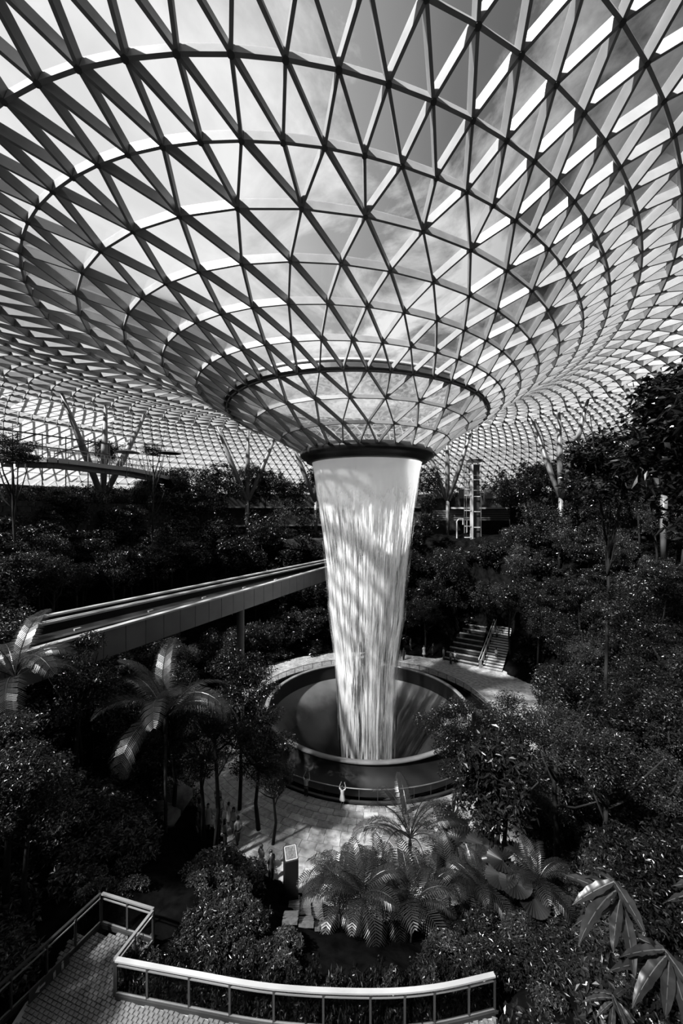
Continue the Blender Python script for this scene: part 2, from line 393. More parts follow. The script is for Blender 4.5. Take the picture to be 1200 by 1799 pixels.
# ---------------------------------------------------------------- white sun blinds under the outer left roof
def blind_mat():
    m = bpy.data.materials.new('blind_fabric'); m.use_nodes = True; t = m.node_tree; t.nodes.clear()
    o = t.nodes.new('ShaderNodeOutputMaterial'); a = t.nodes.new('ShaderNodeBsdfTranslucent'); b = t.nodes.new('ShaderNodeBsdfDiffuse')
    a.inputs[0].default_value = (.75,) * 3 + (1,); b.inputs[0].default_value = (.6,) * 3 + (1,)
    x = t.nodes.new('ShaderNodeMixShader'); x.inputs[0].default_value = .35
    t.links.new(a.outputs[0], x.inputs[1]); t.links.new(b.outputs[0], x.inputs[2]); t.links.new(x.outputs[0], o.inputs[0]); return m
M['blind'] = blind_mat()
def blind(k0, k1, t0, t1, label):
    mb = MB(); nk = (k1 - k0) + 1; nt = int((t1 - t0) * 2) + 1; vs = []
    c = spos((k0 + k1) // 2, (t0 + t1) / 2)
    for s in (0, .02):
        for i in range(nt):
            t = t0 + (t1 - t0) * i / (nt - 1)
            for j in range(nk):
                k = k0 + j; sag = .12 * math.sin(PI * j / (nk - 1)); vs.append(spos(k, t) - snorm(k, t) * (.10 + sag + s) - c)
    N = nt * nk; fs = []
    for i in range(nt - 1):
        for j in range(nk - 1):
            a = i * nk + j; fs += [(a, a + nk, a + nk + 1, a + 1), (N + a, N + a + 1, N + a + nk + 1, N + a + nk)]
    for i in range(nt - 1):
        a = i * nk; b = a + nk - 1; fs += [(a, N + a, N + a + nk, a + nk), (b, b + nk, N + b + nk, N + b)]
    mb.add(vs, fs); o = mb.build('roller_blind', M['blind'], None, True, c)
    tag(o, label, 'blind', 'white blinds under the outer left roof')

for (k0, k1, t0, t1, lb) in ((17, 20, -33.5, -29.5, 'white blind at the left edge of the roof, highest of the row'), (17, 20, -28.8, -24.8, 'white blind second from the left edge, above the canopy bridge'), (21, 24, -35, -30.5, 'white blind low at the left edge'),
    (21, 24, -29.8, -25.6, 'white blind low, left of the steel column group'), (25, 29, -34, -26, 'lowest wide white blind left of the column group'), (19, 23, -23.9, -20.5, 'white blind between the arms of the left columns'), (24, 29, -24.8, -18.5, 'low white blind behind the left columns')):
    blind(k0, k1, t0, t1, lb)

# ---------------------------------------------------------------- waterfall
def fall_mat(name, lo, hi, sc, dens):
    m = bpy.data.materials.new(name); m.use_nodes = True; t = m.node_tree; t.nodes.clear(); L = t.links.new; N = t.nodes.new
    o = N('ShaderNodeOutputMaterial'); uv = N('ShaderNodeUVMap'); 
    mp = N('ShaderNodeMapping'); mp.inputs['Scale'].default_value = (sc, 9.0, 1); L(uv.outputs[0], mp.inputs[0])
    nz = N('ShaderNodeTexNoise'); nz.inputs['Scale'].default_value = 1.0; nz.inputs['Detail'].default_value = 5; nz.inputs['Roughness'].default_value = .6; L(mp.outputs[0], nz.inputs['Vector'])
    mp2 = N('ShaderNodeMapping'); mp2.inputs['Scale'].default_value = (sc * .13, 2.2, 1); L(uv.outputs[0], mp2.inputs[0])
    n2 = N('ShaderNodeTexNoise'); n2.inputs['Scale'].default_value = 1.0; n2.inputs['Detail'].default_value = 3; L(mp2.outputs[0], n2.inputs['Vector'])
    sp = N('ShaderNodeSeparateXYZ'); L(uv.outputs[0], sp.inputs[0])
    # film near the lip is whole; further down it tears into strands
    top = N('ShaderNodeMapRange'); top.inputs['From Min'].default_value = .06; top.inputs['From Max'].default_value = .16; top.inputs['To Min'].default_value = .45; top.inputs['To Max'].default_value = 0.0
    L(sp.outputs['Y'], top.inputs['Value'])
    ad = N('ShaderNodeMath'); ad.operation = 'ADD'; L(nz.outputs['Fac'], ad.inputs[0]); L(top.outputs[0], ad.inputs[1])
    m3 = N('ShaderNodeMath'); m3.operation = 'MULTIPLY_ADD'; m3.inputs[1].default_value = .6; m3.inputs[2].default_value = -.3; L(n2.outputs['Fac'], m3.inputs[0])
    a2 = N('ShaderNodeMath'); a2.operation = 'ADD'; L(ad.outputs[0], a2.inputs[0]); L(m3.outputs[0], a2.inputs[1])
    mr = N('ShaderNodeMapRange'); mr.inputs['From Min'].default_value = lo; mr.inputs['From Max'].default_value = hi; mr.inputs['To Max'].default_value = dens; L(a2.outputs[0], mr.inputs['Value'])
    di = N('ShaderNodeBsdfDiffuse'); di.inputs[0].default_value = (.97, .97, .97, 1); tl = N('ShaderNodeBsdfTranslucent'); tl.inputs[0].default_value = (.97, .97, .97, 1)
    x = N('ShaderNodeMixShader'); x.inputs[0].default_value = .45; L(di.outputs[0], x.inputs[1]); L(tl.outputs[0], x.inputs[2])
    tr = N('ShaderNodeBsdfTransparent'); y = N('ShaderNodeMixShader'); L(mr.outputs[0], y.inputs[0]); L(tr.outputs[0], y.inputs[1]); L(x.outputs[0], y.inputs[2]); L(y.outputs[0], o.inputs[0])
    return m
FP = [(5.15, 5.72), (4.2, 5.5), (3.0, 5.3), (1.5, 5.08), (0, 4.9), (-3, 4.5), (-6, 4.15), (-10.8, 3.8), (-13.5, 3.4), (-16.5, 3.05), (-21, 2.85), (-25, 2.7), (-27.0, 2.6)]
def frad(z):
    for (z0, r0), (z1, r1) in zip(FP, FP[1:]):
        if z >= z1: return lerp(r0, r1, (z0 - z) / (z0 - z1))
    return FP[-1][1]
def fall_layer(name, m, dr, root, wob, seed, amp=.0):
    rnd = random.Random(seed); nz_, ns_ = 90, 360; vs = []; uvs = []
    ph = [rnd.uniform(0, 6.28) for _ in range(8)]
    for j in range(nz_ + 1):
        f = j / nz_; z = 5.15 - f * 32.0
        for i in range(ns_ + 1):
            a = 2 * PI * (i % ns_) / ns_
            w = sum(math.sin(a * q + ph[n_]) / 4 for n_, q in enumerate((7, 13, 29, 47))) * wob * min(1, f * 3)
            r = frad(z) + dr * min(1, f * 4 + .15) + w; vs.append((r * math.cos(a), r * math.sin(a), z)); uvs.append((i / ns_, f))
    W = ns_ + 1; fs = [(j * W + i, j * W + i + 1, (j + 1) * W + i + 1, (j + 1) * W + i) for j in range(nz_) for i in range(ns_)]
    me = bpy.data.meshes.new(name); me.from_pydata(vs, [], fs); me.materials.append(m); me.shade_smooth()
    ul = me.uv_layers.new(name='UVMap'); li = np.empty(len(me.loops), dtype=np.int32); me.loops.foreach_get('vertex_index', li)
    ul.data.foreach_set('uv', np.array(uvs, dtype=np.float32)[li].ravel())
    return link(name, me, root)
wf = empty('waterfall', (AX, AY, 0)); tag(wf, 'tall white column of falling water under the glass funnel', 'waterfall')
fall_layer('water_sheet', fall_mat('falling_water_a', .42, .56, 170, .95), 0, wf, .06, 1)
fall_layer('water_sheet', fall_mat('falling_water_b', .48, .66, 80, .7), -.5, wf, .15, 2)
fall_layer('spray_veil', fall_mat('falling_water_c', .52, .80, 34, .35), .22, wf, .22, 3)
rnd = random.Random(5); mb = MB()
for i in range(520):
    a = rnd.uniform(0, 2 * PI); z0 = rnd.uniform(3.2, -16); ln = rnd.uniform(1.5, 8); w = rnd.uniform(.008, .022); dr = rnd.uniform(-.35, .22)
    ps = [((frad(z0 - ln * s) + dr) * math.cos(a), (frad(z0 - ln * s) + dr) * math.sin(a), z0 - ln * s) for s in (0, .25, .5, .75, 1)]
    mb.tube(ps, [w * .3, w, w, w, w * .2], 3, False)
tag(mb.build('water_strand', mat('water_strand', .85, .4), wf), kind='stuff')

# ---------------------------------------------------------------- basin
M['wet_surface'] = mat('wet_slope', .10, .26, .6, bump=(.8, .06))
def slope_gradient(m):                    # base colour palest at the rim, darker towards the drain
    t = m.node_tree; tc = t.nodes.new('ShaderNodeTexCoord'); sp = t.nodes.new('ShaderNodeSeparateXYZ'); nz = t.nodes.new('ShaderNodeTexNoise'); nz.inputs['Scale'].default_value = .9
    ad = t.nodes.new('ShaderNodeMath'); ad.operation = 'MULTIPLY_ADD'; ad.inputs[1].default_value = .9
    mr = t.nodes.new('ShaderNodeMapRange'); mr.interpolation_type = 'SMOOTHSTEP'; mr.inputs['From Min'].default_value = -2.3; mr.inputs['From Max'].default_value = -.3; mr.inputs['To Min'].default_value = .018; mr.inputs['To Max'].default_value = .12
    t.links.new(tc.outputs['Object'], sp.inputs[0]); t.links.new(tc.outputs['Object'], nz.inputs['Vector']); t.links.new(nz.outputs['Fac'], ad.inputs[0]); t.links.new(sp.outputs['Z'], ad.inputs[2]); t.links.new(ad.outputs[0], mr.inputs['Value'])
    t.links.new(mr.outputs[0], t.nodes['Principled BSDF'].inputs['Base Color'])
slope_gradient(M['wet_surface'])
RZ = -19.9
bas = empty('vortex_basin', (AX, AY, PLAZA)); tag(bas, 'round dark basin with a pale lip that swallows the waterfall', 'basin')
o = RZ - PLAZA
g = MB(); g.lathe([(10.12, o), (10.16, o + .06), (10.5, o + .06), (10.62, o - .06), (10.5, o - .16), (10.2, o - .16)], seg=128, closed=True); g.build('rim', M['basin_lip'], bas, True)
g = MB(); g.lathe([(10.45, o - .1), (10.6, o - .9), (11.4, -.25), (12.2, -.2)], seg=128); g.build('outer_skirt', M['basin_wall'], bas, True)
g = MB(); g.lathe([(10.2, o - .1), (10.15, o - 1.7)], seg=128); g.build('inner_wall', M['basin_wall'], bas, True)
sz_ = lambda f: o - 1.65 - 7.0 * (f + .12 * (f * f - f))
g = MB(); g.lathe([(10.18 - 7.2 * f, sz_(f)) for f in [i / 24 for i in range(25)]], seg=128); g.build('water_slope', M['wet_surface'], bas, True)
g = MB(); g.lathe([(2.98, o - 8.65), (2.6, o - 10), (.01, o - 10.1)], seg=64); g.build('drain_pit', M['basin_wall'], bas, True)
# ring guard rail round the basin
gr = empty('guard_rail', (AX, AY, PLAZA)); tag(gr, 'circular glass guard rail with a bright handrail round the basin', 'railing')
g = MB(); g.lathe([(13.0 + .04 * math.cos(a), .95 + .04 * math.sin(a)) for a in [i * PI / 3 for i in range(6)]], seg=160, closed=True); g.build('handrail', M['rail_metal'], gr, True)
g = MB(); g.lathe([(13.05, 0), (13.05, .16), (13.25, .16), (13.25, 0)], seg=160); g.build('curb', M['dark_metal'], gr)
g = MB(); g.lathe([(13.0, .1), (13.0, .9), (13.015, .9), (13.015, .1)], seg=160, closed=True); g.build('glass_screen', M['rail_glass'], gr, True)
for i in range(60):
    a = 2 * PI * i / 60
    if i == 0:
        g = MB(); g.box((13.0, 0, .48), (.03, .05, .92)); p0 = g.build('post', M['dark_metal'], gr)
    else: p = link('post', p0.data, gr); p.rotation_euler = (0, 0, a)
# ---------------------------------------------------------------- ground
def terrain():
    xs = np.concatenate([np.arange(-70, -20, 2.0), np.arange(-20, 26, .8), np.arange(26, 76, 2.0)]); ys = np.concatenate([np.arange(-24, 8, 1.5), np.arange(8, 66, .8), np.arange(66, 110, 2.5)])
    rnd = random.Random(3); vs = []; 
    for y in ys:
        for x in xs:
            z = ground(x, y); rr = math.hypot(x - AX, y - AY)
            if rr < 12.9: z = PLAZA - .25 if rr > 11.6 else -30
            elif z > PLAZA + .6: z += rnd.uniform(-.25, .25) - .1
            else: z -= .06
            if y < 2.5 and x < 2: z = min(z, -15)
            vs.append((x, y, z))
    W = len(xs); fs = [(j * W + i, j * W + i + 1, (j + 1) * W + i + 1, (j + 1) * W + i) for j in range(len(ys) - 1) for i in range(W - 1)]
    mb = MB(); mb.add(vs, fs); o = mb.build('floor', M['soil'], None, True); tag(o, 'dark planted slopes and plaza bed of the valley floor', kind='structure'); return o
floor = terrain()
# plaza slabs laid in rings round the basin
rnd = random.Random(8); rest = MB(); cnt = 0
R0 = 13.35; rings = []
while R0 < 21.5: rings.append(R0); R0 += .62
STM = []
for v in range(4): STM.append(mat('plaza_stone', (.3, .32, .35, .25)[v], .6, .4, noise=(2.5, (.17, .2, .24, .14)[v], (.34, .38, .42, .3)[v], 7), bump=(9, .5)))
for ri, R in enumerate(rings):
    n = int(2 * PI * (R + .3) / 1.05); da = 2 * PI / n; off = rnd.random() * da; meshes = {}
    for i in range(n):
        a = off + i * da; front = math.atan2(math.cos(a), -math.sin(a))     # 0 towards camera
        cx, cy = AX + R * math.cos(a), AY + R * math.sin(a)
        if ground(cx, cy) > PLAZA + .35: continue
        def slab(mb, a0):
            a1, a2 = a0 + .012 / R, a0 + da - .012 / R; r1, r2 = R + .012, R + .608; vs = []
            for z in (-.06, .02):
                for (r, q) in ((r1, a1), (r1, a2), (r2, a2), (r2, a1)): vs.append((r * math.cos(q), r * math.sin(q), z))
            mb.add(vs, [(0,3,2,1),(4,5,6,7),(0,1,5,4),(1,2,6,5),(2,3,7,6),(3,0,4,7)])
        if abs(front) < .62 and cnt < 290:
            v = rnd.randrange(4)
            if v not in meshes:
                mb = MB(); slab(mb, 0); o = mb.build('paving_slab', STM[v], floor); meshes[v] = o.data
            else: o = link('paving_slab', meshes[v], floor)
            o.location = (AX, AY, PLAZA + rnd.uniform(-.008, .008)); o.rotation_euler = (0, 0, a); cnt += 1
        else: slab(rest, a)
o = rest.build('paving_slab', STM[1], floor); o.location = (AX, AY, PLAZA); o['kind'] = 'stuff'

# dark shop floors closing the hall behind the trees
wl = MB(); wl.lathe([(52, -16), (52, 4.0), (52.6, 4.0), (52.6, -16)], (AX - 1, AY - 1), 96, closed=True); o = wl.build('wall_back', M['concrete'], None); tag(o, kind='structure', label='dark curved wall closing the hall behind the forest')
for z in (-3.2, .9):
    wl = MB(); wl.lathe([(51.4, z), (51.4, z + .3), (52, z + .3), (52, z)], (AX - 1, AY - 1), 96, closed=True); wl.build('floor_edge', M['grey_panel'], o)
# stone path leading from the plaza into the near bed
gp = empty('garden_path', (-2.0, 19.0, PLAZA)); tag(gp, 'narrow dim stone path running from the plaza into the near bed', 'path'); rnd = random.Random(6)
for j in range(17):
    for i in range(3):
        y = 21.6 - j * .42; x = -2.55 + i * .6 + .04 * j; z = max(ground(x, y), PLAZA) + .08
        mb = MB(); sl_ = (ground(x, y + .2) - ground(x, y - .2)) / .4; mb.add([(x - .28, y - .19, z - .19 * sl_), (x + .28, y - .19, z - .19 * sl_), (x + .28, y + .19, z + .19 * sl_), (x - .28, y + .19, z + .19 * sl_)] + [(x + a, y + b, z - .15 + b * sl_) for a, b in ((-.28, -.19), (.28, -.19), (.28, .19), (-.28, .19))], [(0, 1, 2, 3), (7, 6, 5, 4), (0, 4, 5, 1), (1, 5, 6, 2), (2, 6, 7, 3), (3, 7, 4, 0)])
        o = mb.build('path_slab', M['brick'], gp); o.location = (2.0, -19.0, -PLAZA)
# ---------------------------------------------------------------- foliage
def quads_mesh(name, V, m, per=4):
    V = np.asarray(V, dtype=np.float32); n = len(V) // per
    me = bpy.data.meshes.new(name); me.vertices.add(len(V)); me.vertices.foreach_set('co', V.ravel())
    me.loops.add(len(V)); me.loops.foreach_set('vertex_index', np.arange(len(V), dtype=np.int32))
    me.polygons.add(n); me.polygons.foreach_set('loop_start', np.arange(0, len(V), per, dtype=np.int32)); me.polygons.foreach_set('loop_total', np.full(n, per, dtype=np.int32))
    me.update(); me.validate(); me.materials.append(m); return me
def leaves(cent, L, Wd, rs, up=.35):
    """pointed, slightly folded leaves: two quads each around a midrib"""
    n = len(cent); d = rs.normal(size=(n, 3)); d[:, 2] = d[:, 2] * .55 - .15; d /= np.linalg.norm(d, axis=1)[:, None]
    q = rs.normal(size=(n, 3)) + np.array([0, 0, 1.3]); s = np.cross(d, q); s /= np.linalg.norm(s, axis=1)[:, None] + 1e-9
    nn = np.cross(s, d); l = (L * rs.uniform(.6, 1.25, n))[:, None]; w = (Wd * rs.uniform(.7, 1.2, n))[:, None]
    a = cent; tip = cent + d * l - np.array([0, 0, .12]) * l; mid = cent + d * l * .45 - nn * w * .18
    e1 = mid + s * w * .5 + nn * w * .2; e2 = mid - s * w * .5 + nn * w * .2
    return np.stack([a, e1, tip, mid, a, mid, tip, e2], axis=1).reshape(-1, 3)
def crown_array(seed, n, L, Wd, style):
    rs = np.random.RandomState(seed); nc = {'tier': 34, 'round': 46, 'airy': 40, 'shrub': 26}[style]
    cs = []
    for i in range(nc):
        while True:
            p = rs.uniform(-1, 1, 3)
            if .25 < np.linalg.norm(p) < 1: break
        if style == 'shrub': p[2] = abs(p[2])
        cs.append(p * .82)
    cs = np.array(cs); k = rs.randint(0, nc, n); rad = rs.uniform(.16, .34, nc)[k]
    g = rs.normal(size=(n, 3)); g /= np.linalg.norm(g, axis=1)[:, None]; g *= (rs.uniform(.35, 1, n) ** .6)[:, None]
    if style == 'tier': g[:, 2] *= .38; rad = rad * 1.35
    if style == 'airy': g[:, 2] *= .6; rad = rad * 1.25
    c = cs[k] + g * rad[:, None]
    return leaves(c, L, Wd, rs)
def crown_mesh(name, seed, n, L, Wd, m, style): return quads_mesh(name, crown_array(seed, n, L, Wd, style), m)
CR = {}
for i in range(3):
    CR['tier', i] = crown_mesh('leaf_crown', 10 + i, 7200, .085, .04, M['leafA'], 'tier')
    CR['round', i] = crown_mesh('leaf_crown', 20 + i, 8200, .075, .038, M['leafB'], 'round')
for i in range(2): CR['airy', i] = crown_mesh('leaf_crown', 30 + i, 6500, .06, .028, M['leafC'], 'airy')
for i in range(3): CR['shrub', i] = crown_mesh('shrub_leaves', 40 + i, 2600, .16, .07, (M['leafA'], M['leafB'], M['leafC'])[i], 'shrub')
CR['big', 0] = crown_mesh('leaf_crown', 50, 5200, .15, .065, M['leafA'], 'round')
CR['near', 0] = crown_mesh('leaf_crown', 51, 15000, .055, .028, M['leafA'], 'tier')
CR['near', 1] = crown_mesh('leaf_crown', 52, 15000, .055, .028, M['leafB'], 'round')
def wood_mesh(seed):                     # trunk of unit height with forking branches, crown centre at z=1
    rnd = random.Random(seed); mb = MB(); b = rnd.uniform(-.04, .04)
    mb.tube([(0, 0, -.06), (b, .01, .3), (b * .5, -.01, .62), (0, 0, .82)], [.020, .015, .012, .009], 7)
    for i in range(7):
        a = rnd.uniform(0, 6.28); z0 = rnd.uniform(.5, .8); r = rnd.uniform(.12, .24); z1 = z0 + rnd.uniform(.12, .4)
        mb.tube([(b * .5, 0, z0), (r * .5 * math.cos(a), r * .5 * math.sin(a), lerp(z0, z1, .4)), (r * math.cos(a), r * math.sin(a), z1)], [.008, .006, .003], 5)
    me = bpy.data.meshes.new('trunk'); me.from_pydata(mb.v, [], mb.f); me.materials.append(M['bark']); me.shade_smooth(); return me
WOOD = [wood_mesh(s) for s in range(4)]
rt = random.Random(77)
def tree(x, y, g, H, rx, hz, style, label, group=None, name='forest_tree'):
    root = empty(name, (x, y, g)); tag(root, label, 'tree', group)
    w = link('trunk', WOOD[rt.randrange(4)], root); zc = H - hz; wq = min(H, 8.5) * .85 + 1; w.scale = (wq, wq, zc * 1.05); w.rotation_euler = (0, 0, rt.uniform(0, 6.28))
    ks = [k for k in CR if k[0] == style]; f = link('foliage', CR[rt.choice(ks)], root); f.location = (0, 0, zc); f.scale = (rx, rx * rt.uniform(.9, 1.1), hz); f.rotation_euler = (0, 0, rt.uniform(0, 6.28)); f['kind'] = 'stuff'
    return root
